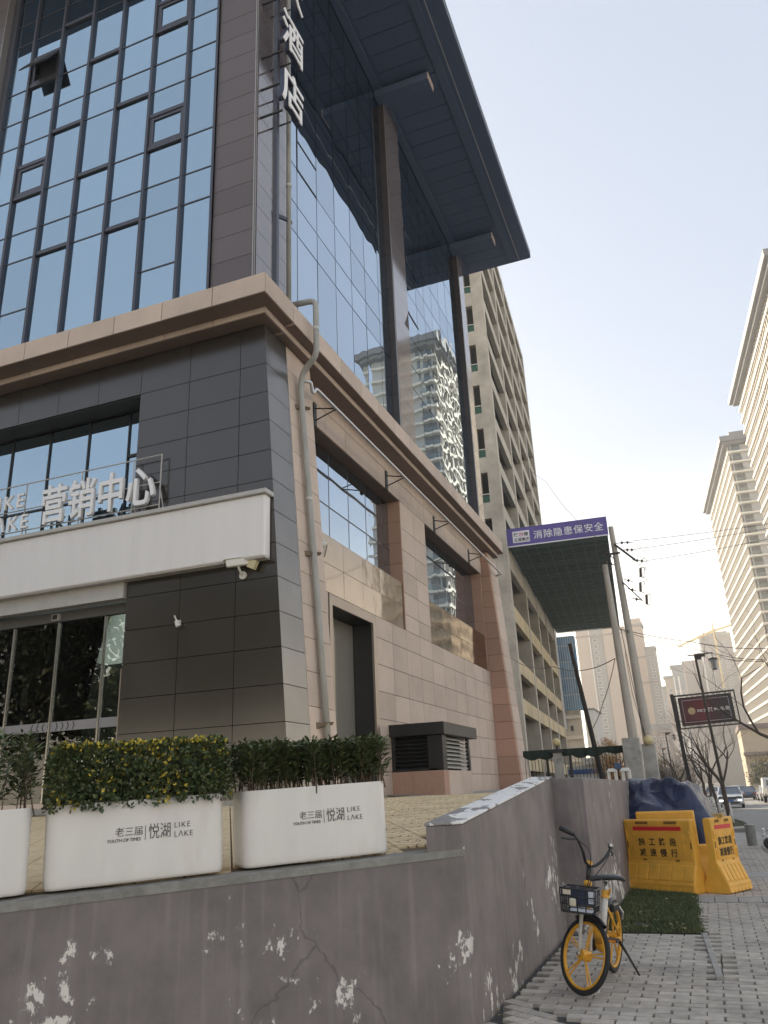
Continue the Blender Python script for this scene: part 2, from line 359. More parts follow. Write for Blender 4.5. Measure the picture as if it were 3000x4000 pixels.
grass_patch('grass', lambda x, y: x < -.34-.04*(y-10.3)+random.gauss(0,.03)+.05*noise.noise(Vector((0,y*4,2))) and y > 10.32+.10*noise.noise(Vector((x*5,0,1)))+random.gauss(0,.02) and noise.noise(Vector((x*2.5,y*2.5,4))) > -.42, -1.42, -.25, 10.15, 15.2, 30000, 'short green grass patch between the grey wall and yellow barriers', .040)
leafs = MB()
for k in range(46):
    x = random.uniform(-1.3,-.35); y = random.choice((random.uniform(10.25,10.6), random.uniform(10.3,13.2))); a = random.uniform(0,6.28); s_ = random.uniform(.012,.028); z = .035+random.uniform(0,.025)
    if y < 10.4: z = .012
    leafs.add([(x+s_*math.cos(a+t), y+s_*.7*math.sin(a+t), z+.006*math.sin(3*t)) for t in (0,1.4,3.1,4.6)], [(0,1,2,3)])
for k in range(26):
    y = random.uniform(6.6, 9.6); x = -1.80+abs(random.gauss(0,.05)); a = random.uniform(0,6.28); s_ = random.uniform(.01,.02)
    leafs.add([(x+s_*math.cos(a+t), y+s_*math.sin(a+t), .012+.008*math.sin(2*t)) for t in (0,1.4,3.1,4.6)], [(0,1,2,3)])
tag(obj('fallen_leaves', leafs, m_leaf_dry), 'dry fallen leaves scattered along wall foot and grass', 'leaves', kind='stuff')
mh = obj('manhole_cover', MB().tube([(.62,16.4,gz(16.4)-.03),(.62,16.4,gz(16.4)+.006)], .33, 28), m_kerb); tag(mh, 'round pale manhole cover set in the brick sidewalk', 'manhole cover')

# ------------------------------------------------------------------ retaining wall, platform
def plat(x, y):
    s = (-(x+1.81)+(y-6.24))/1.41421; t = (-(x+1.81)-(y-6.24))/1.41421
    return min(1.185 + .056*s - .034*t, 1.515)
def wall_mat():
    m = mat('painted_wall', (.215,.186,.182), .7, nz=.20, ns=2.4, bump=.2, bs=22)
    nt = m.node_tree; N = nt.nodes; L = nt.links; b = N['Principled BSDF']; src = b.inputs['Base Color'].links[0].from_socket
    geo = N.new('ShaderNodeNewGeometry')
    # pale weather streaks running down
    mp = N.new('ShaderNodeMapping'); mp.inputs['Scale'].default_value = (9, 9, .55); L.new(geo.outputs['Position'], mp.inputs[0])
    n = N.new('ShaderNodeTexNoise'); n.inputs['Scale'].default_value = 1.6; n.inputs['Detail'].default_value = 5; L.new(mp.outputs[0], n.inputs['Vector'])
    mr = N.new('ShaderNodeMapRange'); mr.inputs[1].default_value = .52; mr.inputs[2].default_value = .8; mr.inputs[4].default_value = .38; L.new(n.outputs[0], mr.inputs[0])
    mx = N.new('ShaderNodeMix'); mx.data_type = 'RGBA'; mx.inputs[7].default_value = (.40,.36,.33,1); L.new(mr.outputs[0], mx.inputs[0]); L.new(src, mx.inputs[6])
    # paint flaked off down to white filler: two noises multiplied give ragged clusters
    a = N.new('ShaderNodeTexNoise'); a.inputs['Scale'].default_value = 1.5; a.inputs['Detail'].default_value = 2.5; L.new(geo.outputs['Position'], a.inputs['Vector'])
    c = N.new('ShaderNodeTexNoise'); c.inputs['Scale'].default_value = 9; c.inputs['Detail'].default_value = 9; c.inputs['Roughness'].default_value = .72
    mp2 = N.new('ShaderNodeMapping'); mp2.inputs['Scale'].default_value = (1, 1, .62); L.new(geo.outputs['Position'], mp2.inputs[0]); L.new(mp2.outputs[0], c.inputs['Vector'])
    sx = N.new('ShaderNodeSeparateXYZ'); L.new(geo.outputs['Position'], sx.inputs[0])
    hz_ = N.new('ShaderNodeMapRange'); hz_.inputs[1].default_value = 1.1; hz_.inputs[2].default_value = .2; hz_.inputs[3].default_value = -.035; hz_.inputs[4].default_value = .04; L.new(sx.outputs[2], hz_.inputs[0])
    ad = N.new('ShaderNodeMath'); ad.operation = 'MULTIPLY'; L.new(a.outputs[0], ad.inputs[0]); L.new(c.outputs[0], ad.inputs[1])
    ad2 = N.new('ShaderNodeMath'); ad2.operation = 'ADD'; L.new(ad.outputs[0], ad2.inputs[0]); L.new(hz_.outputs[0], ad2.inputs[1])
    th = N.new('ShaderNodeMapRange'); th.inputs[1].default_value = .356; th.inputs[2].default_value = .366; L.new(ad2.outputs[0], th.inputs[0])
    mx2 = N.new('ShaderNodeMix'); mx2.data_type = 'RGBA'; mx2.inputs[7].default_value = (.80,.76,.70,1); L.new(th.outputs[0], mx2.inputs[0]); L.new(mx.outputs[2], mx2.inputs[6])
    th2 = N.new('ShaderNodeMapRange'); th2.inputs[1].default_value = .346; th2.inputs[2].default_value = .354; L.new(ad2.outputs[0], th2.inputs[0])
    mg = N.new('ShaderNodeMix'); mg.data_type = 'RGBA'; mg.inputs[7].default_value = (.37,.345,.325,1); L.new(th2.outputs[0], mg.inputs[0]); L.new(mx.outputs[2], mg.inputs[6]); L.new(mg.outputs[2], mx2.inputs[6])
    # hairline cracks
    wv = N.new('ShaderNodeTexNoise'); wv.inputs['Scale'].default_value = 3.0; wv.inputs['Detail'].default_value = 5; L.new(geo.outputs['Position'], wv.inputs['Vector'])
    wa = N.new('ShaderNodeVectorMath'); wa.operation = 'MULTIPLY_ADD'; wa.inputs[1].default_value = (.35,.35,.35); L.new(wv.outputs['Color'], wa.inputs[0]); L.new(geo.outputs['Position'], wa.inputs[2])
    vo = N.new('ShaderNodeTexVoronoi'); vo.feature = 'DISTANCE_TO_EDGE'; vo.inputs['Scale'].default_value = .32; L.new(wa.outputs[0], vo.inputs['Vector'])
    vr = N.new('ShaderNodeMapRange'); vr.inputs[1].default_value = .0; vr.inputs[2].default_value = .0028; vr.inputs[3].default_value = .5; vr.inputs[4].default_value = 0; L.new(vo.outputs['Distance'], vr.inputs[0])
    mc = N.new('ShaderNodeMix'); mc.data_type = 'RGBA'; mc.inputs[7].default_value = (.06,.055,.055,1); L.new(vr.outputs[0], mc.inputs[0]); L.new(mx2.outputs[2], mc.inputs[6])
    # dark damp patches
    dn = N.new('ShaderNodeTexNoise'); dn.inputs['Scale'].default_value = 2.3; dn.inputs['Detail'].default_value = 7; L.new(geo.outputs['Position'], dn.inputs['Vector'])
    dr = N.new('ShaderNodeMapRange'); dr.inputs[1].default_value = .56; dr.inputs[2].default_value = .75; dr.inputs[4].default_value = .45; L.new(dn.outputs[0], dr.inputs[0])
    mx3 = N.new('ShaderNodeMix'); mx3.data_type = 'RGBA'; mx3.inputs[7].default_value = (.12,.105,.105,1); L.new(dr.outputs[0], mx3.inputs[0]); L.new(mc.outputs[2], mx3.inputs[6])
    L.new(mx3.outputs[2], b.inputs['Base Color'])
    return m
m_wall = wall_mat()
m_cap = mat('peeling_white_cap', (.80,.78,.75), .75, nz=.1, ns=20, col2=(.27,.255,.245), c2s=4.2, c2lo=.53, c2hi=.55, stretch=(1,.5,1))
m_lip = mat('wall_lip', (.27,.26,.235), .85, nz=.25, ns=9, bump=.3, bs=50)
rw = thing('retaining_wall', 'dark grey painted retaining wall with flaking white paint', 'wall', (-1.8,6.2,0))
XW0 = -1.81
def dia(t, off=0):   # point on the slanted front face, t metres from the corner to the left; off = metres into the platform
    return (-1.81 - .70711*t - .70711*off, 6.24 - .70711*t + .70711*off)
def wallface(p0, p1, z0, z1a, z1b, th=.25):
    pass
mb = MB(); T = 6.0
a = dia(0); b = dia(T); ai = dia(0,.3); bi = dia(T,.3)
mb.hexa([(*b,-.3),(*a,-.3),(*ai,-.3),(*bi,-.3),(*b,plat(*b)-.03),(*a,plat(*a)-.03),(*ai,plat(*ai)-.03),(*bi,plat(*bi)-.03)])
obj('front_face', mb, m_wall, rw)
mb = MB(); n = 24
for k in range(n):     # worn mortar lip along the top
    t0, t1 = T*k/n, T*(k+1)/n; dz = [random.uniform(-.008,.006) for _ in range(4)]
    P0, P1, Q0, Q1 = dia(t0,-.006), dia(t1,-.006), dia(t0,.14), dia(t1,.14)
    mb.hexa([(*P1,plat(*P1)-.05),(*P0,plat(*P0)-.05),(*Q0,plat(*Q0)-.05),(*Q1,plat(*Q1)-.05),(*P1,plat(*P1)-.004+.004*math.sin(k+1)),(*P0,plat(*P0)-.004+.004*math.sin(k)),(*Q0,plat(*Q0)+.004),(*Q1,plat(*Q1)+.004)])
obj('mortar_lip', mb, m_lip, rw)
e0 = dia(.0); e1 = dia(.33)
mb = MB().hexa([(-2.03,6.02,-.3),(XW0,6.238,-.3),(XW0,10.3,-.3),(-2.05,10.3,-.3),(-2.03,6.02,1.352),(XW0,6.238,1.352),(XW0,10.3,1.692),(-2.05,10.3,1.692)])
obj('side_face', mb, m_wall, rw)
mb = MB().hexa([(-2.04,6.008,1.356),(XW0+.006,6.222,1.356),(XW0+.006,10.306,1.696),(-2.06,10.306,1.696),(-2.04,6.008,1.380),(XW0+.006,6.222,1.376),(XW0+.006,10.306,1.716),(-2.06,10.306,1.720)])
obj('coping', mb, m_cap, rw, bevel=.006)
mb = MB().hexa([(-2.06,10.3,-.3),(-1.43,10.3,-.3),(-1.43,21,-.3),(-2.06,21,-.3),(-2.06,10.3,1.70),(-1.43,10.3,1.685),(-1.43,21,1.60),(-2.06,21,1.60)])
obj('far_face', mb, m_wall, rw, bevel=.01)
# platform slab with patterned yellow tiles
pf = thing('platform', 'raised forecourt paved with yellow patterned tiles', 'forecourt', (-6,9,1.2)); pf['kind'] = 'structure'
del pf['category']
mb = MB(); o_ = .10
def P3(x, y, d=0): return (x, y, plat(x, y)+d)
pts = [dia(.2,.1), dia(6,.1), (-16,2.2), (-16,11.7), (-6.3,11.7), (-6.3,21), (-2.0,21), (-2.0,6.3)]
nb = len(pts); vv = [P3(x,y,-.012) for x, y in pts] + [(x,y,-.2) for x,y in pts]
# slab built as a grid so it follows the slope
gx = [-16,-12,-9,-6.4,-4,-2.04]; gy = [2.2,4,6,8,10,11.8,16,22.5]
mb = MB()
def inpf(x, y): return (-(x+1.81)+(y-6.24)) > .12
for i in range(80):
    for j in range(116):
        x0 = -16+i*.175; y0 = 2.2+j*.175; x1 = x0+.175; y1 = y0+.175
        if not inpf(x1, y0) or x1 > -2.0 or (x1 < -6.35 and y0 > 11.6): continue
        if min(x0,x1) < -9 and i % 2 == 0 and False: continue
        mb.quad(P3(x0,y0,-.014),P3(x1,y0,-.014),P3(x1,y1,-.014),P3(x0,y1,-.014))
m_bed = mat('tile_bed', (.16,.12,.075), .95, nz=.2, ns=10)
obj('tile_bed', mb, m_bed, pf)
def tile_mat():
    m = mat('yellow_tile', (.72,.56,.34), .82, nz=.16, ns=12, rnd=.10, bump=.2, bs=60, bd=.003)
    nt = m.node_tree; N = nt.nodes; L = nt.links; b = N['Principled BSDF']; src = b.inputs['Base Color'].links[0].from_socket
    tc = N.new('ShaderNodeTexCoord'); last = None
    for k, (cx, cy) in enumerate(((-.16,-.16),(.16,-.16),(0,.16))):   # moulded fan grooves of the tile
        vd = N.new('ShaderNodeVectorMath'); vd.operation = 'DISTANCE'; vd.inputs[1].default_value = (cx, cy, 0.0)
        fl = N.new('ShaderNodeVectorMath'); fl.operation = 'MULTIPLY'; fl.inputs[1].default_value = (1,1,0); L.new(tc.outputs['Object'], fl.inputs[0]); L.new(fl.outputs[0], vd.inputs[0])
        for rr in ((.16,.09) if k < 2 else (.10,)):
            ab = N.new('ShaderNodeMath'); ab.operation = 'SUBTRACT'; ab.inputs[1].default_value = rr; L.new(vd.outputs['Value'], ab.inputs[0])
            a2 = N.new('ShaderNodeMath'); a2.operation = 'ABSOLUTE'; L.new(ab.outputs[0], a2.inputs[0])
            cmp = N.new('ShaderNodeMath'); cmp.operation = 'LESS_THAN'; cmp.inputs[1].default_value = .006; L.new(a2.outputs[0], cmp.inputs[0])
            if last is None: last = cmp.outputs[0]
            else:
                mxm = N.new('ShaderNodeMath'); mxm.operation = 'MAXIMUM'; L.new(last, mxm.inputs[0]); L.new(cmp.outputs[0], mxm.inputs[1]); last = mxm.outputs[0]
    mx = N.new('ShaderNodeMix'); mx.data_type = 'RGBA'; mx.inputs[7].default_value = (.15,.11,.06,1); L.new(last, mx.inputs[0]); L.new(src, mx.inputs[6]); L.new(mx.outputs[2], b.inputs['Base Color'])
    return m
m_tile = tile_mat()
TS = .32; hs = TS/2-.004
tile_me = MB().hexa([(-hs,-hs,-.03),(hs,-hs,-.03),(hs,hs,-.03),(-hs,hs,-.03),(-hs+.004,-hs+.004,0),(hs-.004,-hs+.004,0),(hs-.004,hs-.004,0),(-hs+.004,hs-.004,0)]).mesh('paving_tile', m_tile)
sl = Vector((plat(1,0)-plat(0,0), plat(0,1)-plat(0,0), 0)); nrm = Vector((-sl.x, -sl.y, 1)).normalized()
tq = Vector((0,0,1)).rotation_difference(nrm)
cand = []
A45 = R(32)
for i in range(-50, 50):
    for j in range(-50, 50):
        x = -5 + TS*(i*math.cos(A45)-j*math.sin(A45)); y = 9 + TS*(i*math.sin(A45)+j*math.cos(A45))
        if not ((-(x+1.81)+(y-6.24)) > .42 and x < -2.25 and (x > -6.1 or y < 10.9) and y < 17.4 and x > -9): continue
        cand.append((x*x+y*y, x, y))
cand.sort(); restt = MB()
vis = lambda x, y: x/y > -.62
cand.sort(key=lambda c: (not vis(c[1], c[2]), c[0]))
from mathutils import Quaternion
for k, (d_, x, y) in enumerate(cand):
    q = tq @ Quaternion((0,0,1), A45)
    if k < 300:
        o = bpy.data.objects.new('paving_tile', tile_me); C.objects.link(o); o.parent = pf; o.rotation_mode = 'QUATERNION'
        o.location = Vector((x, y, plat(x, y)+random.uniform(-.003,.003))) - pf.location; o.rotation_quaternion = q
    else:
        M = Matrix.Translation((x, y, plat(x, y))) @ q.to_matrix().to_4x4()
        restt.hexa([M @ Vector(v.co) for v in tile_me.vertices])
tag(obj('tile_field', restt, m_tile, pf), kind='stuff')
obj('apron_strip', MB().hexa([(-6.7,17.5,1.3),(-5.3,17.5,1.3),(-4.6,29.5,1.3),(-6.7,29.5,1.3),(-6.7,17.3,1.56),(-5.25,17.5,1.50),(-4.6,29.5,1.52),(-6.7,29.5,1.56)]), m_conc_lt, pf)
obj('step_strip', MB().box(-16,-6.0,10.95,11.52,1.2,1.60), m_conc_lt, pf)
# ------------------------------------------------------------------ the corner building (granite base, mirrored glass above)
hb = thing('corner_building', 'tall mirrored-glass building with granite base and deep roof overhang', 'building', (-11,20,1.5))
ZB = 1.5; YF = 11.5; XW = -6.863
def xb(z): return -6.07 - .53*(z-1.6)/8.64        # leaning outer face of the corner pier
G = .006
mb = MB()
mb.box(-22,-9.44,12.15,30.1,5.6,10.3); mb.box(-22,-9.44,17.5,30.1,1.2,5.6); mb.box(-9.44,-7.45,11.56,30.1,1.2,10.3)
mb.box(-22,-14.0,11.56,17.5,1.2,5.6); mb.box(-7.45,-6.95,19.75,21.65,1.2,10.3); mb.box(-7.45,-6.95,11.56,13.42,1.2,10.3); mb.box(-7.45,-6.95,17.5,21.7,1.2,5.6)
mb.box(-7.45,-6.95,21.7,30.0,1.2,5.6); mb.box(-7.45,-6.95,28.5,30.0,5.6,10.3); mb.box(-7.45,-6.95,13.3,30.0,9.4,10.3); mb.box(-7.45,-6.95,13.3,14.7,1.2,5.6)
mb.box(-22,-6.96,11.72,30.0,10.3,24.1)
obj('core', mb, dark_in, hb)
# dark metal panels on the front
rows = [1.52,2.15,2.75,3.35,3.96,4.56,5.17,5.78,6.38,6.98,7.56,8.17,8.76,9.37,10.24]
cols = [-14.82,-13.72,-12.61,-11.54,-10.485,-9.42,-8.253,-7.112,None]
for r in range(len(rows)-1):
    z0, z1 = rows[r]+G, rows[r+1]-G
    for c in range(len(cols)-1):
        if c < 5 and r != len(rows)-2: continue
        x0 = cols[c]+G
        if cols[c+1] is not None: pbox('metal_panel', dpanel, hb, x0, cols[c+1]-G, YF, YF+.03, z0, z1)
        else: obj('metal_panel', MB().hexa([(x0,YF,z0),(xb(z0),YF,z0),(xb(z0),YF+.03,z0),(x0,YF+.03,z0),(x0,YF,z1),(xb(z1),YF,z1),(xb(z1),YF+.03,z1),(x0,YF+.03,z1)]), dpanel, hb)
    # return panels on the leaning side
    obj('return_panel', MB().hexa([(xb(z0)-.25,YF+.032,z0),(xb(z0)+.002,YF+.004,z0),(xb(z0)+.002,12.365,z0),(xb(z0)-.25,12.365,z0),(xb(z1)-.25,YF+.032,z1),(xb(z1)+.002,YF+.004,z1),(xb(z1)+.002,12.365,z1),(xb(z1)-.25,12.365,z1)]), dpanel_side, hb)
def leaning(name, m, y0, y1, zs, dx=0.0):
    for a, b in zip(zs[:-1], zs[1:]):
        a += .005; b -= .005
        obj(name, MB().hexa([(XW-.1,y0,a),(xb(a)+dx,y0,a),(xb(a)+dx,y1,a),(XW-.1,y1,a),(XW-.1,y0,b),(xb(b)+dx,y0,b),(xb(b)+dx,y1,b),(XW-.1,y1,b)]), m, hb)
leaning('granite_block', granite, 12.375, 13.45, [1.5]+[1.86+.603*k for k in range(14)]+[10.24], .004)
# far leaning pier: rough red end face and smooth side
zs = [1.5]+[2.05+.6*k for k in range(14)]+[10.2]
for a, b in zip(zs[:-1], zs[1:]):
    a += .006; b -= .006
    obj('pier_end_block', MB().hexa([(XW-.05,28.69,a),(xb(a),28.69,a),(xb(a),28.98,a),(XW-.05,28.98,a),(XW-.05,28.69,b),(xb(b),28.69,b),(xb(b),28.98,b),(XW-.05,28.98,b)]), granite_red, hb)
    obj('pier_side_block', MB().hexa([(XW-.05,28.985,a),(xb(a)+.002,28.985,a),(xb(a)+.002,30.1,a),(XW-.05,30.1,a),(XW-.05,28.985,b),(xb(b)+.002,28.985,b),(xb(b)+.002,30.1,b),(XW-.05,30.1,b)]), granite, hb)
# granite tiles on the street side, between the openings
cy_ = [13.45,14.76] + [17.44,18.56,19.62,20.74,21.80,22.89,24.02,25.19,26.4,27.56,28.68]
rz = [1.5,2.07,2.58,3.24,3.87,4.5,5.14,5.66,6.10,6.71,7.32,7.93,8.55,9.34,9.9,10.24]
def hole(y, z):
    return (14.76 < y < 17.44 and z < 5.66) or (13.45 < y < 19.62 and 5.66 < z < 9.33) or (21.80 < y < 28.5 and 5.66 < z < 9.33)
ycs = sorted(set(cy_+[15.9]))
for a, b in zip(ycs[:-1], ycs[1:]):
    for c, d in zip(rz[:-1], rz[1:]):
        ym, zm = (a+b)/2, (c+d)/2
        if hole(ym, zm): continue
        if 17.9 < ym < 20.3 and zm < 2.9 and False: continue
        pbox('granite_tile', granite, hb, XW-.09, XW+random.uniform(0,.0015), a+.007, b-.007, c+.007, d-.007)
pbox('granite_mortar', m_joint, hb, XW-.12, XW-.012, 17.46, 28.6, 1.45, 5.6); pbox('granite_mortar', m_joint, hb, XW-.12, XW-.012, 19.66, 21.78, 5.6, 10.2); pbox('granite_mortar', m_joint, hb, XW-.12, XW-.012, 13.5, 28.6, 9.36, 10.2)
# window and door recess reveals
def reveals(y0, y1, zt, zs_):
    n = max(2, round((y1-y0)/1.1)); st = (y1-y0)/n
    for k in range(n): pbox('lintel_slab', soffit_shade_stone, hb, XW-.42, XW-.02, y0+k*st+.003, y0+(k+1)*st-.003, zt, zt+.05)
    zz = zs_
    k = 0
    while zz < zt-.05:
        t = min(zz+.61, zt); pbox('reveal_block', granite_red, hb, XW-.42, XW-.004, y1, y1+.06, zz+.004, t-.004); zz = t; k += 1
    pbox('reveal_block', granite, hb, XW-.42, XW-.004, y0-.06, y0, zs_, zt)
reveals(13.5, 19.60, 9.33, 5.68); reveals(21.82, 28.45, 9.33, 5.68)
def pane_x(x, y0, y1, z0, z1, m=glass_r, j=.0012):
    return pbox('pane', m, hb, x-.02, x, y0, y1, z0, z1, (0, random.uniform(-j, j), random.uniform(-j, j)))
def lowwin(y0, ys, y1, sp):
    xg = XW-.36
    edges = [y0]+ys+[y1]
    for a, b in zip(edges[:-1], edges[1:]):
        pane_x(xg, a+.012, b-.012, 6.96, 7.905); pane_x(xg, a+.012, b-.012, 7.935, 9.30)
        for za, zb in ((5.68,6.30),(6.31,6.93)): pbox('spandrel_panel', gold, hb, XW-.06, XW-.03, a+.004, b-.004, za, zb, (0, random.uniform(-.006,.006), random.uniform(-.006,.006)))
    for yy in ys: pbox('mullion', bronze, hb, xg-.05, xg+.004, yy-.014, yy+.014, 6.93, 9.32)
    pbox('transom', bronze, hb, xg-.05, xg+.006, y0, y1, 7.905, 7.937)
    pbox('sill', gold, hb, xg-.02, XW-.03, y0, y1, 6.932, 6.952)
lowwin(13.5, [14.55,15.67,16.8,17.93,19.03], 19.6, 0); lowwin(21.82, [22.9,24.0,25.1,26.2,27.3], 28.45, 0)
pbox('window_back', dark_in, hb, XW-.58, XW-.5, 13.4, 28.5, 5.6, 9.4)
# side glass door in its champagne frame
dr = pbox('door_frame', champ, hb, XW-.03, XW+.02, 14.78, 14.93, 1.5, 5.64)
pbox('door_frame', champ, hb, XW-.03, XW+.02, 17.22, 17.42, 1.5, 5.64); pbox('door_frame', champ, hb, XW-.03, XW+.018, 14.93, 17.22, 5.42, 5.64)
pbox('door_reveal', blackm, hb, XW-.62, XW-.03, 17.20, 17.26, 1.5, 5.44); pbox('door_reveal', blackm, hb, XW-.62, XW-.03, 14.93, 17.2, 5.42, 5.48); pbox('door_reveal', blackm, hb, XW-.62, XW-.03, 14.86, 14.93, 1.5, 5.44)
m_cream = mat('cream_wall', (.50,.48,.43), .7, nz=.05)
dg_ = coated_glass('side_door_glass', (.75,.78,.76), wave=.001, scale=.6, base=(.30,.285,.25), refl=.42)
for a, b in ((14.95,16.05),(16.09,17.18)): pbox('door_leaf', dg_, hb, XW-.52, XW-.5, a, b, 1.56, 5.4)
pbox('door_mullion', champ, hb, XW-.53, XW-.49, 16.05, 16.09, 1.5, 5.42)
pbox('door_back', m_cream, hb, XW-.6, XW-.57, 14.9, 17.25, 1.5, 5.5)
# stone cornices: two stepped bands, block by block
def cornice(zlo, zhi, xo, yo, m, under):
    step = 1.14; x = xo
    k = 0
    while x > -16.2:
        x2 = x-step
        if k == 0: obj('cornice_block', MB().hexa([(x2+.008,yo,zlo),(xo,yo,zlo),(xo-.35,12.0,zlo),(x2+.008,12.0,zlo),(x2+.008,yo,zhi),(xo,yo,zhi),(xo-.35,12.0,zhi),(x2+.008,12.0,zhi)]), m, hb)
        else: pbox('cornice_block', m, hb, x2+.008, x-.008, yo, 12.0, zlo, zhi)
        x = x2; k += 1
    for kx in range(8): pbox('soffit_shade_slab', soffit_shade_stone, hb, xo-.02-(kx+1)*1.14+.006, xo-.02-kx*1.14-.006, yo+.02, 11.9, zlo-.012, zlo-.001)  # thin added slabs that colour the soffit's shade onto the cornice underside
    for ky in range(16): pbox('soffit_shade_slab', soffit_shade_stone, hb, xo-1.0, xo-.02, 12.0+ky*1.12+.006, 12.0+(ky+1)*1.12-.006, zlo-.012, zlo-.001)
    y = yo; k = 0
    while y < 29.3:
        y2 = min(y+step, 29.6) if y+step < 29.2 else 29.7
        if k == 0: obj('cornice_block', MB().hexa([(xo-.36,12.0,zlo),(xo+.001,yo+.012,zlo),(xo+.001,y2-.008,zlo),(xo-1.1,y2-.008,zlo),(xo-.36,12.0,zhi),(xo+.001,yo+.012,zhi),(xo+.001,y2-.008,zhi),(xo-1.1,y2-.008,zhi)]), m, hb)
        else: pbox('cornice_block', m, hb, xo-1.1, xo, y+.008, y2-.008, zlo, zhi)
        y = y2; k += 1
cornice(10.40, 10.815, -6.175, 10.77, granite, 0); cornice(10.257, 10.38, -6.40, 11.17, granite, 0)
# upper front: mirrored glass with staggered transoms
YG = 11.60
xc = [-14.62,-13.80,-12.81,-11.81,-10.815,-9.80,-8.77,-7.955]
base_rows = [10.80,13.90,14.73,15.83,17.58,18.44,19.50,21.22,22.0,22.9,24.15]
def front_pane(x0, x1, z0, z1, m=glass_f): return pbox('pane', m, hb, x0, x1, YG, YG+.02, z0, z1, (random.uniform(-.0016,.0016), 0, random.uniform(-.0016,.0016)))
for i in range(len(xc)-1):
    a, b = xc[i]+.03, xc[i+1]-.03
    kind = {6:'A',5:'B',4:'C',3:'D',2:'E',1:'F',0:'G'}[i]
    rr = list(base_rows)
    if kind in 'BF': rr += [12.46, 16.80, 20.45]
    rr.sort()
    thick = {'B':(15.83,19.5,16.8,20.45),'F':(15.83,19.5,16.8,20.45),'C':(13.9,17.58,21.22),'E':(13.9,17.58,21.22),'D':(15.83,19.5)}.get(kind, ())
    for z0, z1 in zip(rr[:-1], rr[1:]):
        if kind in 'BF' and (abs(z0-15.83) < .01 or abs(z0-19.5) < .01):
            fr_ = obj('window', MB().box(a,a+.12,YG-.03,YG+.02,z0+.04,z1-.03).box(b-.1,b,YG-.03,YG+.02,z0+.04,z1-.03).box(a+.12,b-.1,YG-.028,YG+.02,z0+.04,z0+.16).box(a+.12,b-.1,YG-.028,YG+.02,z1-.14,z1-.03), bronze, hb)
            if kind == 'F' and z0 > 18:      # this one is pushed open at the bottom
                fr_.hide_render = False
                M = Matrix.Translation((0, YG-.02, z1-.03)) @ Matrix.Rotation(R(-28), 4, 'X') @ Matrix.Translation((0, -YG+.02, -z1+.03))
                sash = MB().box(a+.02,b-.02,YG-.05,YG-.02,z0+.05,z1-.03).xf(M); so = obj('open_sash', sash, bronze, hb)
                obj('window_pane', MB().box(a+.14,b-.12,YG-.056,YG-.051,z0+.17,z1-.15).xf(M), mat('dull_pane', (.10,.11,.12), .25), so, world=False)
                pbox('window_back', dark_in, hb, a, b, YG+.06, YG+.09, z0, z1)
            else:
                g_ = pbox('window_pane', glass_f, fr_, a+.12, b-.10, YG, YG+.01, z0+.16, z1-.14)
            continue
        front_pane(a, b, z0+.012, z1-.012)
    for z in rr[1:-1]:
        h_ = .05 if z in thick else .016; o_ = .05 if z in thick else .012
        pbox('transom', bronze, hb, a, b, YG-o_, YG+.03, z-h_, z+h_)
for i, x in enumerate(xc):
    wd = .034 if 0 < i < 7 else (.10 if i == 0 else .03)
    pbox('mullion', bronze, hb, x-wd, x+wd, YG-.075, YG+.03, 10.8, 24.15)
# stone strips beside the glass, left and right, and the corner trim
zr = [10.82+.62*k for k in range(22)]; zr[-1] = 24.1
for z0, z1 in zip(zr[:-1], zr[1:]):
    pbox('stone_panel', dstone, hb, -7.92, -6.93, YG-.02, YG+.03, z0+.005, z1-.005)
    pbox('stone_panel', dstone, hb, -16.6, -14.75, YG-.25, YG+.03, z0+.005, z1-.005)
    pbox('side_stone_panel', polished, hb, -6.93, -6.885, YG+.035, 13.02, z0+.005, z1-.005)
for dx, dy in ((0,0),(.022,.03)): pbox('corner_trim', trimmet, hb, -6.93+dx, -6.912+dx, YG-.05+dy, YG-.03+dy, 10.8, 24.1)
pbox('edge_trim', trimmet, hb, -7.945, -7.925, YG-.06, YG-.022, 10.8, 24.1); pbox('edge_trim', trimmet, hb, -14.745, -14.72, YG-.27, YG, 10.8, 24.1)
# upper street side: mirrored glass between polished pillars
XG = -6.90
rs = [10.80,13.90,14.73,15.83,17.58,18.44,19.50,21.22,22.1,22.95,24.15]
def sideglass(ys):
    for a, b in zip(ys[:-1], ys[1:]):
        for z0, z1 in zip(rs[:-1], rs[1:]): pane_x(XG, a+.014, b-.014, z0+.014, z1-.014, glass_r, .0022)
pbox('pane_backing', blackm, hb, XG-.06, XG-.03, 13.05, 30.0, 10.8, 24.1)
sideglass([13.05,13.50,14.57,15.65,16.71,17.71,18.78,19.58]); sideglass([20.95,21.5,22.55,23.5,24.5,25.55,26.6,27.6,28.43]); sideglass([29.28,30.0])
for yy in (13.5,): pbox('operable_frame', blackm, hb, XG-.01, XG+.012, yy-.02, yy+.02, 15.83, 17.58); pbox('operable_frame', blackm, hb, XG-.01, XG+.012, yy, yy+1.07, 16.70, 16.74); pbox('operable_frame', blackm, hb, XG-.01, XG+.012, yy, yy+1.07, 15.81, 15.86)
pz = [10.82+.62*k for k in range(22)]; pz[-1] = 24.1
for y0, y1 in ((19.6,20.93),(28.45,29.26)):
    for z0, z1 in zip(pz[:-1], pz[1:]):
        pbox('pillar_block', pillar_dk, hb, XG-.1, -6.70, y0, y0+.05, z0+.004, z1-.004)
        pbox('pillar_face', polished, hb, -6.75, -6.69, y0+.055, y1, z0+.004, z1-.004)
    pbox('edge_trim', trimmet, hb, -6.71, -6.685, y0-.012, y0+.012, 10.8, 24.1)
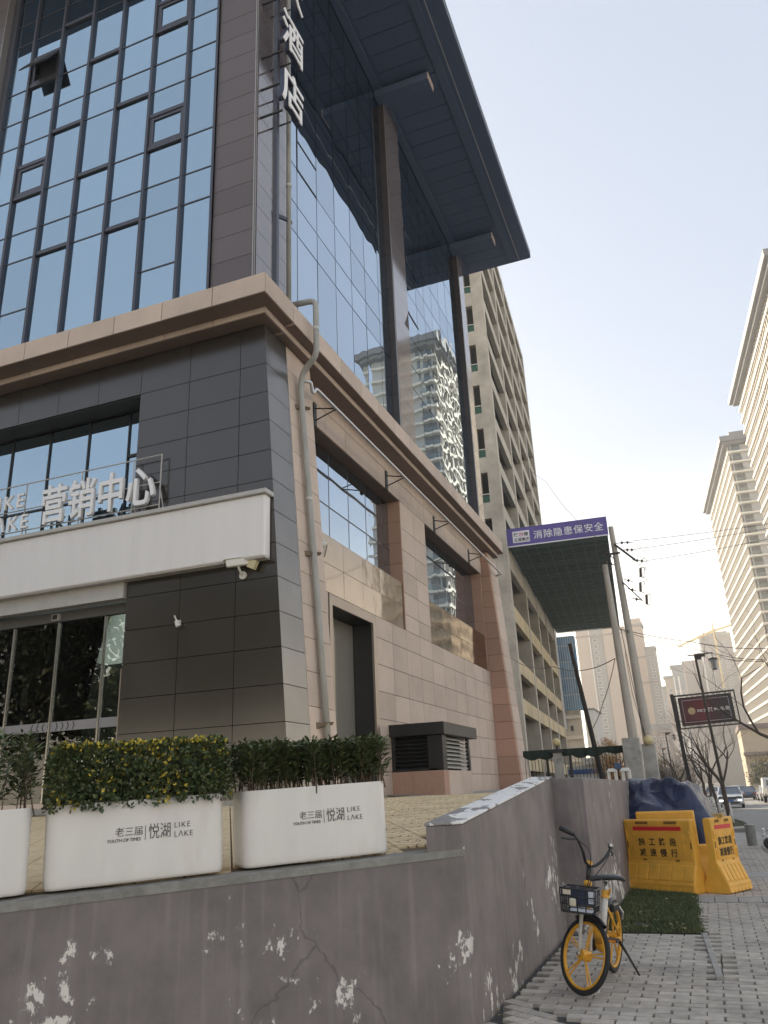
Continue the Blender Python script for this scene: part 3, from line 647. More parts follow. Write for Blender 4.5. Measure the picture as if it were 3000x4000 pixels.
# small louvred outlets and open sashes beside the first pillar
for z, k in ((21.9,0),(19.9,1),(16.6,1),(13.1,2)):
    pbox('vent_grille', trimmet if k else zinc, hb, XG, XG+.05, 20.97, 21.45, z, z+.62)
    for s_ in range(6): pbox('vent_slat', grey_cap, hb, XG+.05, XG+.06, 21.0, 21.42, z+.05+s_*.09, z+.09+s_*.09)
for z in (19.2, 15.85):
    M = Matrix.Translation((XG+.01,0,z+.9)) @ Matrix.Rotation(R(-22), 4, 'Y') @ Matrix.Translation((-XG-.01,0,-z-.9))
    obj('open_sash', MB().box(XG,XG+.04,20.98,21.48,z,z+.9).xf(M), bronze, hb)
# roof overhang
ro = pbox('roof', soffit, hb, -24, -3.80, 9.6, 30.5, 24.2, 24.62)
pbox('roof_edge_trim', grey_cap, ro, 0,0,0,0,0,0) if False else None
obj('roof_edge', MB().box(-3.80,-3.77,9.55,30.53,24.24,24.60).box(-24,-3.80,9.57,9.6,24.24,24.60), bronze, hb)
obj('roof_lip', MB().box(-3.77,-3.755,9.55,30.53,24.50,24.545), zinc, hb)
pbox('soffit_line', zinc, hb, -4.30, -4.262, 9.9, 30.4, 24.175, 24.197)
for k in range(30):
    y = 9.75+k*.69
    pbox('soffit_board', soffit, hb, -6.55, -4.75, y, y+.665, 24.175, 24.199)
pbox('soffit_rail', soffit, hb, -4.72, -4.45, 9.7, 30.3, 24.10, 24.199); pbox('soffit_rail', soffit, hb, -6.88, -6.62, 9.7, 30.3, 24.08, 24.199)
for y0 in (19.2, 27.9): pbox('roof_beam', soffit, hb, -6.88, -4.98, y0, y0+.6, 23.80, 24.09); pbox('beam_end_cap', mat('beam_stone', (.66,.55,.50), .6, nz=.1, ns=30) if 'beam_stone' not in MATS else MATS['beam_stone'], hb, -4.98, -4.95, y0+.003, y0+.597, 23.803, 24.087)
# recessed first-floor window in the front
YW = 12.02
for a, b in zip([-14.9,-13.2,-12.14,-11.09,-10.05], [-13.2,-12.14,-11.09,-10.05,-9.45]):
    if b == -9.45:
        front_pane(a+.01,b,6.98,8.30).location.y += YW-YG; front_pane(a+.01,b,8.36,9.3).location.y += YW-YG; pbox('transom', blackm, hb, a, b, YW-.03, YW+.02, 8.30, 8.36)
    else: front_pane(a+.01,b-.01,6.4,9.3).location.y += YW-YG
    pbox('mullion', blackm, hb, a-.014, a+.014, YW-.035, YW+.02, 6.3, 9.34)
pbox('transom', blackm, hb, -14.9, -10.05, YW-.03, YW+.025, 7.52, 7.56)
pbox('window_head', blackm, hb, -14.9, -9.43, YF+.034, YW+.03, 9.345, 9.40); pbox('window_jamb', blackm, hb, -9.43, -9.40, YF+.034, YW+.03, 6.2, 9.35)
# entrance: fascia, glass doors, lobby with an added ceiling glow
pbox('entrance_fascia', grey_cap, hb, -14.9, -9.45, 11.44, 11.62, 5.17, 5.56)
ex = [-13.4,-12.31,-11.21,-10.1,-9.47]
for a, b in zip(ex[:-1], ex[1:]):
    pbox('door_glass', clearg, hb, a+.012, b-.012, 11.80, 11.812, 1.62, 4.98)
m_alu = mat('brushed_steel', (.42,.41,.38), .25, metal=.9, nz=.1, stretch=(1,1,.1))
for x in ex[1:-1]: pbox('door_post', m_alu, hb, x-.016, x+.016, 11.775, 11.83, 1.6, 5.0)
pbox('door_post', champ, hb, -9.48, -9.45, 11.55, 11.85, 1.6, 3.9)
pbox('door_head', mat('head_grey', (.12,.12,.12), .5), hb, -14, -9.45, 11.75, 11.86, 4.98, 5.17)
pbox('head_sensor', grey_cap, hb, -11.33, -11.15, 11.70, 11.75, 5.0, 5.13); pbox('sensor_lens', blackm, hb, -11.30, -11.19, 11.69, 11.70, 5.02, 5.11)
m_band = mat('frosted_band', (.30,.29,.30), .6)
pbox('frosted_band', m_band, hb, -13.4, -9.5, 11.795, 11.799, 2.93, 3.10)
for k in range(8):
    x = -11.62+.13*k + (.06 if k >= 4 else 0); s_ = 1 if k >= 4 else -1
    obj('arrow_mark', MB().add([(x-.03*s_,11.792,2.945),(x-.008*s_,11.792,2.945),(x+.028*s_,11.792,3.015),(x-.008*s_,11.792,3.085),(x-.03*s_,11.792,3.085),(x+.006*s_,11.792,3.015)], [(0,1,2,5),(5,2,3,4)]), blackm, hb)
m_lobby = mat('lobby_wall', (.05,.052,.045), .6, nz=.1); m_purple = mat('purple_wall', (.10,.02,.14), .5); m_redw = mat('red_wall', (.25,.03,.04), .5)
pbox('lobby_wall', m_lobby, hb, -14, -9.45, 16.4, 16.5, 1.5, 5.2); pbox('lobby_wall', m_lobby, hb, -13.95, -13.9, 11.9, 16.4, 1.5, 5.2); pbox('lobby_wall', m_lobby, hb, -9.5, -9.445, 11.86, 16.4, 1.5, 5.2)
pbox('lobby_floor', m_cream, hb, -13.9, -9.5, 11.86, 16.4, 1.5, 1.6)
lobby_glow = emit('lobby_glow_ceiling', (.75,.80,.70), .30)  # the ceiling surface itself glows, added to light the lobby
pbox('lobby_glow_ceiling', lobby_glow, hb, -13.9, -9.5, 11.9, 16.4, 5.0, 5.06)
pbox('lobby_panel', m_purple, hb, -11.6, -10.3, 15.4, 15.5, 1.6, 4.0); pbox('lobby_panel', m_redw, hb, -11.9, -10.2, 14.9, 15.0, 1.6, 2.6)
pbox('reception_desk', m_cream, hb, -11.75, -9.9, 13.2, 13.9, 1.6, 2.62); pbox('reception_desk', white_ac, hb, -12.35, -11.55, 12.5, 13.1, 1.6, 2.38)
pbox('door_step', granite, hb, -14, -9.45, 11.30, 11.80, 1.4, 1.68); pbox('door_step', granite, hb, -14, -9.45, 11.0, 11.295, 1.3, 1.605)

# ------------------------------------------------------------------ sign box and letters over the entrance
sb = thing('sign_box', 'long white box fascia sign above the glass entrance', 'sign', (-10,11.3,5.5))
obj('box_body', MB().box(-15.5,-6.425,11.27,11.495,5.49,6.62), white_ac, sb, bevel=.03)
obj('box_cap', MB().box(-15.5,-6.37,11.21,11.498,6.622,6.70), grey_cap, sb, bevel=.008)
obj('box_underside', MB().box(-15.5,-6.43,11.30,11.49,5.47,5.489), grey_cap, sb)
lt = thing('letter_sign', 'white raised characters on a steel frame above the white box sign', 'sign', (-10,11.3,6.7))
fr = MB()
for z in (6.85,7.30,7.86): fr.tube([(-14,11.38,z),(-8.72,11.38,z)], .013, 6)
for x in (-8.72,-9.35,-10.6,-12.0): fr.tube([(x,11.38,6.70),(x,11.38,7.87)], .013, 6); fr.tube([(x,11.36,7.2),(x+.05,11.47,6.70)], .012, 5)
obj('support_frame', fr, grey_cap, lt)
for k, ch in enumerate('营销中心'):
    text('character', ch, letter_w, (-11.50+.69*k, 11.30, 6.93), (1,0,0), (0,0,1), .84, lt, bold=.014, ext=.035, width=.80)
text('character', 'LIKE', letter_w, (-12.90,11.30,7.33), (1,0,0), (0,0,1), .42, lt, bold=.003, ext=.025, width=1.0, spacing=1.25)
text('character', 'LΛKE', letter_w, (-12.92,11.30,6.86), (1,0,0), (0,0,1), .42, lt, bold=.003, ext=.025, width=1.0, spacing=1.25)
hs_ = thing('hotel_sign', 'vertical white character sign standing off the building corner on brackets', 'sign', (-6.3,12,16))
for ch, z in (('酒',17.62),('店',15.92),('大',19.32)):
    text('character', ch, letter_w, (-6.20, 11.47, z), (0,1,0), (0,0,1), 1.14, hs_, bold=.012, ext=.012, width=.92)
    text('character_side', ch, letter_back, (-6.27, 11.47, z), (0,1,0), (0,0,1), 1.14, hs_, bold=.012, ext=.055, width=.92)
mb = MB().box(-6.66,-6.56,11.90,12.0,10.9,24.0); obj('sign_post', mb, bronze, hs_)
for z in (19.2,17.5,16.55,15.75):
    obj('bracket', MB().tube([(-6.88,11.75,z),(-6.35,11.75,z)], .03, 6), blackm, hs_); obj('bracket', MB().tube([(-6.88,12.15,z+.05),(-6.35,12.15,z+.05)], .02, 6), blackm, hs_)

# ------------------------------------------------------------------ pipes, cameras, vent house on the building
def arc(p, q, r, n=5):  # rounded elbow between straight runs p->corner->q is given by points
    return []
def bend(points, rad=.12, n=5):
    P = [Vector(p) for p in points]; out = [P[0]]
    for i in range(1, len(P)-1):
        a = (P[i-1]-P[i]).normalized(); b = (P[i+1]-P[i]).normalized()
        r = min(rad, (P[i-1]-P[i]).length*.45, (P[i+1]-P[i]).length*.45)
        p0 = P[i]+a*r; p1 = P[i]+b*r
        for k in range(n+1):
            t = k/n; out.append(p0*(1-t)**2 + P[i]*2*t*(1-t) + p1*t*t)
    out.append(P[-1]); return out
dp = thing('downpipe', 'grey plastic rainwater downpipe running down the granite corner pier', 'pipe', (-6,12.8,1.5))
obj('lower_pipe', MB().tube(bend([(xb(1.5)+.09,12.86,1.5),(xb(5)+.09,12.84,5),(xb(9.35)+.10,12.72,9.35),(-6.40,12.72,9.75),(-6.02,12.6,10.0),(-6.02,12.6,11.30),(-6.55,12.55,11.30)], .16), .062, 12), pipe_grey, dp, smooth=True)
obj('upper_pipe', MB().tube([(-6.70,12.70,11.25),(-6.70,12.70,24.1)], .055, 10), pipe_grey, dp, smooth=True)
m_pcol = mat('pipe_collar', (.55,.55,.53), .5)
for x, y, z in ((-6.02,12.6,10.62),(-6.70,12.70,14.6),(xb(7.0)+.093,12.78,7.0)): obj('pipe_collar', MB().tube([(x,y,z-.03),(x,y,z+.03)], .068, 12), m_pcol, dp)
m_rust = mat('old_bracket', (.16,.12,.08), .8, nz=.3, ns=20)
for z in (9.0,5.9,2.78): 
    x = xb(z); obj('pipe_bracket', MB().hexa([(x,12.60,z-.09),(x+.16,12.90,z-.01),(x+.16,12.95,z-.01),(x,12.66,z-.09),(x,12.60,z+.02),(x+.19,12.90,z+.035),(x+.19,12.95,z+.035),(x,12.66,z+.02)]), m_rust, dp)
for z in (13.6,17.45,11.35): obj('pipe_bracket', MB().hexa([(-6.88,12.25,z-.06),(-6.66,12.72,z),(-6.66,12.80,z),(-6.88,12.35,z-.06),(-6.88,12.25,z+.03),(-6.66,12.72,z+.08),(-6.66,12.80,z+.08),(-6.88,12.35,z+.03)]), bronze, dp)
rp = thing('awning_rail', 'long galvanised pipe rail on brackets under the stone cornice', 'rail', (-6.3,21,9.5))
obj('rail_pipe', MB().tube(bend([(-6.42,12.75,9.58),(-6.30,12.9,9.60),(-6.32,13.02,9.40),(-6.30,13.15,9.57),(-6.30,29.7,9.52),(-6.55,29.85,9.52)], .05), .038, 8), zinc, rp, smooth=True)
for y in (14.2,18.6,22.8,26.9):
    o_ = obj('wall_plate', MB().box(XW,XW+.03,y-.07,y+.07,9.30,9.85), blackm, rp)
    obj('bracket_arm', MB().tube([(XW+.02,y,9.72),(-6.30,y-.08,9.56)], .016, 6), blackm, rp); obj('bracket_arm', MB().tube([(XW+.02,y,9.42),(-6.30,y-.08,9.54)], .016, 6), blackm, rp)
m_camw = mat('camera_white', (.72,.71,.66), .4)
def cctv(label, base, d, size=1.0, pad=True):
    t = thing('security_camera', label, 'camera', base, group='security cameras on the building')
    d = Vector(d).normalized(); q = Vector((0,-1,0)).rotation_difference(d).to_matrix().to_4x4()
    M = Matrix.Translation((0,-.16*size,.10*size)) @ q
    obj('camera_body', MB().box(-.055*size,.055*size,-.17*size,.17*size,-.05*size,.06*size).xf(M), m_camw, t, bevel=.018*size, world=False)
    obj('camera_hood', MB().box(-.062*size,.062*size,-.20*size,.12*size,.062*size,.072*size).xf(M), m_camw, t, world=False)
    obj('lens', MB().tube([(0,-.172*size,0),(0,-.19*size,0)], .035*size, 12).xf(M), blackm, t, world=False)
    obj('mount_arm', MB().tube([(0,0,-.05*size),(0,-.07*size,-.03*size),(0,-.16*size,.06*size)], .018*size, 7), m_camw, t, world=False)
    obj('mount_plate', MB().tube([(0,.0,-.05*size),(0,-.025*size,-.05*size)], .06*size, 12), m_camw, t, world=False)
    return t
c1 = cctv('white security camera below the right end of the white box sign', (-6.95,11.49,5.32), (-.85,-.5,-.15), 1.2)
m_yel = mat('lamp_yellowed', (.62,.55,.34), .5)
obj('camera_lamp', MB().box(.12,.26,-.16,-.06,.10,.26).xf(Matrix.Rotation(R(25),4,'Y')), m_yel, c1, world=False)
c2 = cctv('white security camera on an arm at the window beside the downpipe', (-6.82,14.0,6.25), (.75,.55,-.45), 1.15)
c2.rotation_euler = (0,0,R(90))
sp = thing('spot_sensor', 'small white spotlight fixed on the dark metal panels', 'light', (-8.23,11.49,4.58))
obj('spot_arm', MB().tube([(0,0,0),(-.03,-.06,.05),(-.06,-.07,.12)], .014, 7), m_camw, sp, world=False); obj('spot_head', MB().tube([(.03,-.06,-.08),(-.01,-.08,.02)], [.05,.035], 10), m_camw, sp, world=False); obj('spot_plate', MB().box(-.035,.035,-.015,0,-.04,.04), m_camw, sp, world=False)
# vent house against the granite wall
vh = thing('vent_house', 'black louvred vent box on a granite plinth against the granite wall', 'vent', (-6.2,19.3,1.5))
obj('plinth_block', MB().box(XW+.004,-6.36,18.12,18.5,1.45,2.055), granite_red, vh); obj('plinth_block', MB().box(-6.355,-5.60,18.12,18.5,1.45,2.055), granite_red, vh)
for k in range(2): obj('plinth_block', MB().box(XW+.004,-5.598,18.505+1.0*k,19.5+1.0*k,1.45,2.055), granite, vh)
obj('corner_post', MB().box(-5.72,-5.60,18.13,18.45,2.06,2.84), blackm, vh); obj('corner_post', MB().box(-5.68,-5.605,20.35,20.5,2.06,2.84), blackm, vh)
obj('back_panel', MB().box(XW+.01,-5.85,18.35,20.45,2.06,2.84), mat('vent_dark', (.008,.008,.008), .9), vh)
obj('side_frame', MB().box(XW+.004,XW+.09,18.13,18.3,2.06,2.84), blackm, vh); obj('base_rail', MB().box(XW+.09,-5.72,18.14,18.3,2.06,2.10), blackm, vh)
m_slat2 = mat('weathered_slat', (.42,.41,.38), .6, nz=.2, ns=8)
for k in range(8):
    z = 2.10+.092*k
    obj('louvre_slat', MB().hexa([(XW+.09,18.17,z),(-5.96,18.17,z),(-5.96,18.27,z+.06),(XW+.09,18.27,z+.06),(XW+.09,18.17,z+.012),(-5.96,18.17,z+.012),(-5.96,18.27,z+.072),(XW+.09,18.27,z+.072)]), blackm, vh)
    obj('louvre_slat', MB().hexa([(-5.63,18.50,z),(-5.63,20.33,z+random.uniform(-.012,.012)),(-5.74,20.33,z+.066),(-5.74,18.5,z+.066),(-5.63,18.50,z+.018),(-5.63,20.33,z+.016),(-5.74,20.33,z+.084),(-5.74,18.5,z+.084)]), m_slat2, vh)
obj('vent_panel', MB().box(-5.96,-5.72,18.14,18.2,2.06,2.84), blackm, vh)
obj('vent_cap', MB().box(XW+.004,-5.50,18.0,20.9,2.845,3.12), blackm, vh, bevel=.006)

# ------------------------------------------------------------------ planters with clipped hedges
m_plant = mat('planter_white', (.80,.765,.72), .38, nz=.05, ns=2.5, col2=(.66,.62,.56), c2s=2.6, c2lo=.56, c2hi=.85, stretch=(2,2,.5))
m_ink = mat('ink_grey', (.055,.058,.062), .6)
m_leafg = mat('hedge_leaf', (.068,.098,.036), .45, nz=.35, ns=25)
m_leafo = mat('hedge_leaf_olive', (.115,.13,.05), .42, nz=.4, ns=25)
m_leafy = mat('hedge_leaf_yellow', (.66,.52,.07), .5, nz=.25, ns=30)
m_twig = mat('twig', (.11,.075,.05), .85, nz=.3, ns=30)
def leaf(mb, c, d, n, l, w_):
    d = d.normalized(); s_ = d.cross(n)
    if s_.length < 1e-4: s_ = d.orthogonal()
    s_.normalize(); nn = s_.cross(d)
    mb.add([c, c+d*l*.5+s_*w_+nn*l*.08, c+d*l, c+d*l*.5-s_*w_+nn*l*.08], [(0,1,2),(0,2,3)])
def rv():
    while True:
        v = Vector((random.uniform(-1,1), random.uniform(-1,1), random.uniform(-1,1)))
        if .05 < v.length < 1: return v.normalized()
def planter(label, hlabel, t0, t1, setback, style, seed):
    random.seed(seed)
    L_ = t1-t0; Wd = .40; Hh = .50
    c = dia((t0+t1)/2, setback+Wd/2); cz = plat(*c)+.012
    ang = math.atan2(.70711, .70711)
    slope = math.atan(.034)
    t = thing('planter', label, 'planter', (c[0], c[1], cz), (0, -slope, ang), 'white planters along the wall edge')
    n = 10; r = .075; out = []
    for (sx, sy, a0) in ((1,1,0),(-1,1,90),(-1,-1,180),(1,-1,270)):
        for k in range(n//2+1):
            a = R(a0+90*k/(n//2)); out.append((sx*(L_/2-r)+r*math.cos(a), sy*(Wd/2-r)+r*math.sin(a)))
    m_ = len(out); mb = MB(); lev = []
    for z, s_ in ((0,.965),(.02,.985),(.06,.992),(Hh-.01,1.0),(Hh,.996)):
        lev.append(len(mb.v)); mb.v += [(x*(1-(1-s_)*.5), y*s_, z) for x, y in out]
    lev.append(len(mb.v)); mb.v += [(x*.965, y*.90, Hh-.002) for x, y in out]
    lev.append(len(mb.v)); mb.v += [(x*.965, y*.90, Hh-.09) for x, y in out]
    for a, b in zip(lev[:-1], lev[1:]): mb.f += [(a+i, a+(i+1)%m_, b+(i+1)%m_, b+i) for i in range(m_)]
    mb.f.append(tuple(range(lev[0], lev[0]+m_))[::-1])
    obj('planter_body', mb, m_plant, t, smooth=True, world=False)
    sm = MB(); sm.add([(x*.96, y*.89, Hh-.05) for x, y in out], [tuple(range(m_))]); obj('soil', sm, m_soil, t, world=False)
    yf = -Wd/2-.0022; cx = L_*.04
    if style != 'edge':
        k_ = L_/1.17
        text('lettering', '老三届', m_ink, (-.205*k_+cx, yf, .285), (1,0,0), (0,0,1), .062*k_, t, bold=-.0004, ext=.0008, world=False)
        text('lettering', 'YOUTH OF TIMES', m_ink, (-.255*k_+cx, yf, .247), (1,0,0), (0,0,1), .0295*k_, t, bold=0, ext=.0008, world=False, spacing=.93)
        obj('divider_mark', MB().box(cx-.007*k_,cx-.0045*k_,yf-.0008,yf+.002,.245,.335), m_ink, t, world=False)
        text('lettering', '悦湖', m_ink, (.012*k_+cx, yf, .258), (1,0,0), (0,0,1), .105*k_, t, bold=-.0006, ext=.0008, width=.74, world=False)
        text('lettering', 'LIKE', m_ink, (.185*k_+cx, yf, .305), (1,0,0), (0,0,1), .052*k_, t, bold=-.0006, ext=.0008, world=False, spacing=1.18)
        text('lettering', 'LΛKE', m_ink, (.185*k_+cx, yf, .248), (1,0,0), (0,0,1), .052*k_, t, bold=-.0006, ext=.0008, world=False, spacing=1.12)
    # hedge
    hg = thing('hedge', hlabel, 'hedge', (c[0], c[1], cz+Hh-.05), (0, -slope, ang), 'clipped hedges in the planters')
    A, B = L_*.515, Wd*.60; HH = .40 if style == 'yellow' else .34
    g1, g2, yl, tw = MB(), MB(), MB(), MB()
    if style == 'yellow':
        for k in range(9500):
            # mostly near the skin of the clipped block
            u = Vector((random.uniform(-1,1), random.uniform(-1,1), random.uniform(0,1)))
            if random.random() < .8:
                ax = random.choice((0,1,1,1,2,2)); u[ax] = (random.choice((-1,1)) if ax < 2 else 1)*(1-abs(random.gauss(0,.07)))
            bump_ = .035*noise.noise(Vector((u.x*5+seed, u.y*3, u.z*3)))
            rnd_ = 1-.10*max(0, abs(u.x)-.85)/.15*max(0,u.z-.8)/.2
            p = Vector((u.x*A*rnd_+bump_, u.y*(B+bump_), .02+u.z*(HH+bump_*.8)))
            od = Vector((u.x*.6, u.y, u.z*.8-.1)); d = (od+rv()*1.1)
            l = random.uniform(.028,.05)
            yprob = .02+.34*max(0, noise.noise(Vector((p.x*4+seed*3, p.y*4, p.z*7)))+.12) + (.38 if u.z > .93 else 0)
            m_ = yl if random.random() < yprob else (g1 if random.random() < .72 else g2)
            leaf(m_, p, d, rv(), l*(.85 if m_ is yl else 1), l*.28)
        for k in range(1500):   # soft inner fill
            p = Vector((random.uniform(-.9,.9)*A, random.uniform(-.75,.75)*B, random.uniform(.0,.85)*HH)); leaf(g1, p, rv(), rv(), .05, .02)
    else:
        for k in range(135 if style == 'tall' else 46):
            x = random.uniform(-.97,.97)*A; y = random.uniform(-.8,.8)*B; top = HH*random.uniform(.93,1.03)*(1 if style == 'tall' else random.uniform(.8,1.45))
            lean = Vector((random.gauss(0,.05), random.gauss(0,.05), 0)); path = [Vector((x,y,0))+lean*(q/4)+Vector((random.gauss(0,.006),random.gauss(0,.006),top*q/4)) for q in range(5)]
            tw.tube(path, [.006,.005,.004,.003,.002], 4, False)
            for q in range(66):
                f_ = .22+.82*random.random()**.75; z = top*min(f_,1.0); p = Vector((x,y,0))+lean*min(f_,1)+Vector((0,0,z)); a = random.uniform(0,6.28)
                d = Vector((math.cos(a), math.sin(a), random.uniform(-.1,.9))); l = random.uniform(.04,.07)
                leaf(g1 if random.random() < .62 else g2, p+d*random.uniform(0,.055), d, Vector((0,0,1))+rv()*.4, l, l*.2)
        obj('stems', tw, m_twig, hg, world=False)
    obj('foliage', g1, m_leafg, hg, world=False); obj('olive_foliage', g2, m_leafo, hg, world=False)
    if yl.f: obj('yellow_foliage', yl, m_leafy, hg, world=False)
    return t
planter('white planter nearest the wall corner, with black logo lettering', 'dark green leafy hedge with bare stems in the planter nearest the corner', 0.57, 1.665, .075, 'tall', 3)
planter('white planter in the middle of the wall edge, with black logo lettering', 'dense clipped hedge flecked with yellow leaves in the middle planter', 1.80, 2.93, .075, 'yellow', 11)
planter('white planter cut off at the picture left edge, lettering out of view', 'loose green shrub rising from the leftmost planter', 3.02, 4.2, .075, 'edge', 5)
random.seed(21)

# ------------------------------------------------------------------ shared bicycle by the wall
m_byel = mat('bike_yellow', (.72,.36,.03), .4, nz=.12, ns=18, col2=(.42,.22,.05), c2s=9, c2lo=.62, c2hi=.7)
m_bwht = mat('bike_white', (.62,.60,.54), .4, nz=.12, ns=18, col2=(.35,.28,.2), c2s=12, c2lo=.64, c2hi=.72)
m_tyre = mat('tyre_rubber', (.022,.022,.023), .75, nz=.2, ns=30)
m_bblk = mat('bike_black', (.02,.02,.022), .38, nz=.15, ns=30)
m_seat = mat('saddle_black', (.018,.018,.019), .28)
m_steel = mat('steel', (.5,.5,.48), .35, metal=.9)
m_card = mat('paper_card', (.74,.76,.80), .6); m_lampw = mat('lamp_lens', (.62,.57,.45), .3); m_blueplate = mat('basket_panel', (.03,.04,.075), .5)
bk = thing('bicycle', 'yellow and white shared bicycle parked beside the grey wall', 'bicycle', (-1.066,8.254,.0), (0,0,0))
bk.rotation_mode = 'QUATERNION'
hd = math.atan2(-.989,-.149)
bk.rotation_quaternion = Quaternion((0,0,1), hd) @ Quaternion((1,0,0), R(-5.0))
RW = .289; HT = R(18); ST = R(58); hub = Vector((.90,0,RW)); axs = Vector((-math.sin(HT),0,math.cos(HT)))
SM = Matrix.Translation(hub) @ Matrix.Rotation(ST, 4, axs) @ Matrix.Translation(-hub)
def wheel(name, c, M):
    o = obj(name, MB().tube([(c[0],-.045,c[2]),(c[0],.045,c[2])], [.042,.042], 14).xf(M), m_byel, bk, smooth=False, world=False)
    obj('tyre', MB().ring(c, (0,1,0), RW-.021, .021, 44, 8, sx=.95).xf(M), m_tyre, o, smooth=True, world=False)
    rim = MB().ring(c, (0,1,0), RW-.048, .012, 44, 6, sx=1.5).xf(M)
    obj('rim', rim, m_byel, o, smooth=True, world=False)
    for k in range(5):
        for dd in (-.075,.075):
            a = R(72*k+90)+dd; b_ = R(72*k+90)+dd*1.1
            obj('spoke', MB().tube([(c[0]+.034*math.cos(a),0,c[2]+.034*math.sin(a)),(c[0]+(RW-.05)*math.cos(b_),0,c[2]+(RW-.05)*math.sin(b_))], .0062, 6).xf(M), m_byel, o, world=False)
    return o
I4 = Matrix.Identity(4)
wheel('front_wheel', (.90,0,RW), SM); wheel('rear_wheel', (0,0,RW), I4)
ht = lambda s: hub+axs*s     # points up the steering axis
def fk(s, y): p = ht(s); return (p.x, y, p.z)
fkp = obj('fork', MB().tube([fk(-.01,.058),fk(.30,.055),fk(.345,.03)], [.011,.017,.02], 10).tube([fk(-.01,-.058),fk(.30,-.055),fk(.345,-.03)], [.011,.017,.02], 10).tube([fk(.335,-.05),fk(.335,.05)], .02, 10).xf(SM), m_bwht, bk, smooth=True, world=False)
obj('axle_nut', MB().tube([(.9,-.08,RW),(.9,-.058,RW)], .014, 8).tube([(.9,.058,RW),(.9,.08,RW)], .014, 8).xf(SM), m_steel, bk, world=False)
fm = MB(); n_ = 9
for k in range(n_): 
    pass
obj('front_mudguard', MB().ring((.9,0,RW), (0,1,0), RW+.012, .022, 12, 6, R(-40), R(28), sx=1.0).xf(SM), m_bblk, bk, smooth=True, world=False)
obj('head_tube', MB().tube([ht(.36),ht(.52)], .026, 12), m_byel, bk, smooth=True, world=False)
obj('stem_collar', MB().tube([ht(.52),ht(.565)], .034, 12), m_byel, bk, smooth=True, world=False)
obj('stem', MB().tube([ht(.56),ht(.70)], .018, 10).xf(SM), m_bblk, bk, smooth=True, world=False)
obj('stem_clamp', MB().tube([ht(.69),ht(.725)], .032, 10).xf(SM), m_byel, bk, world=False)
hp = ht(.70); bars = bend([(hp.x-.10,.27,hp.z+.20),(hp.x-.01,.20,hp.z+.19),(hp.x+.035,.13,hp.z+.10),(hp.x+.02,.05,hp.z-.005),(hp.x+.02,-.05,hp.z-.005),(hp.x+.035,-.13,hp.z+.10),(hp.x-.01,-.20,hp.z+.19),(hp.x-.10,-.27,hp.z+.20)], .07)
obj('handlebar', MB().tube(bars, .0125, 10).xf(SM), m_bblk, bk, smooth=True, world=False)
for s_ in (1,-1):
    obj('grip', MB().tube([(hp.x-.02,s_*.205,hp.z+.192),(hp.x-.13,s_*.29,hp.z+.203)], [.019,.022], 10).xf(SM), m_bblk, bk, smooth=True, world=False)
    obj('brake_lever', MB().tube([(hp.x+.0,s_*.20,hp.z+.165),(hp.x-.02,s_*.24,hp.z+.145),(hp.x-.08,s_*.29,hp.z+.13)], .008, 6).xf(SM), m_bblk, bk, world=False)
obj('bell', MB().tube([(hp.x+.005,.185,hp.z+.20),(hp.x+.005,.185,hp.z+.225)], .022, 10).xf(SM), m_steel, bk, world=False)
c0 = SM @ Vector(bars[6]); 
obj('brake_cable', MB().tube(bend([SM@Vector((hp.x,-.20,hp.z+.17)),SM@Vector((hp.x+.10,-.10,hp.z+.12)),SM@Vector((hp.x+.09,-.03,hp.z-.08)),ht(.50)+Vector((.05,0,0))], .08), .004, 5), m_bblk, bk, smooth=True, world=False)
obj('gear_cable', MB().tube(bend([SM@Vector((hp.x,.20,hp.z+.17)),SM@Vector((hp.x+.08,.10,hp.z+.06)),ht(.55)+Vector((.04,.02,0)),ht(.40)+Vector((.03,0,0))], .08), .004, 5), m_bblk, bk, smooth=True, world=False)
# frame: low yellow bottom bracket casting, white seat tube, twin stays
bb = Vector((.36,0,.30)); st_ = Vector((.20,0,.66))
obj('down_tube', MB().tube([ht(.37), Vector((.60,0,.44)), bb+Vector((.05,0,.02))], [.024,.034,.05], 12), m_byel, bk, smooth=True, world=False)
obj('motor_case', MB().ball(bb, .085, 14, 8, (1.25,.75,.95)), m_byel, bk, smooth=True, world=False)
obj('seat_tube', MB().tube([bb+Vector((-.01,0,.05)), st_], .027, 12), m_bwht, bk, smooth=True, world=False)
obj('seat_clamp', MB().tube([st_+Vector((.012,0,-.03)), st_+Vector((-.012,0,.03))], .034, 12).tube([st_+Vector((0,.03,0)), st_+Vector((.06,.06,.06))], .008, 6), m_byel, bk, world=False)
obj('seat_post', MB().tube([st_, Vector((.16,0,.765))], .014, 10), m_steel, bk, smooth=True, world=False)
for s_ in (1,-1):
    obj('chain_stay', MB().tube([bb+Vector((-.05,s_*.03,-.005)), Vector((0,s_*.062,RW))], .013, 8), m_byel, bk, smooth=True, world=False)
    obj('seat_stay', MB().tube([st_+Vector((.03,s_*.02,-.10)), Vector((0,s_*.062,RW))], .010, 8), m_byel, bk, smooth=True, world=False)
sd_ = MB(); lv = []
for x, hw, zt in ((.30,.018,.0),(.24,.028,.012),(.17,.045,.018),(.10,.075,.022),(.04,.088,.024),(0,.08,.014),(-.015,.055,.0)):
    lv.append(len(sd_.v))
    for k in range(10):
        a = 2*math.pi*k/10; sd_.v.append((x, hw*math.cos(a), .79+zt+(.032 if math.sin(a) < 0 else .016)*math.sin(a)-.01*abs(math.cos(a))))
for a, b in zip(lv[:-1], lv[1:]): sd_.f += [(a+k, a+(k+1)%10, b+(k+1)%10, b+k) for k in range(10)]
sd_.f += [tuple(range(lv[0], lv[0]+10))[::-1], tuple(range(lv[-1], lv[-1]+10))]
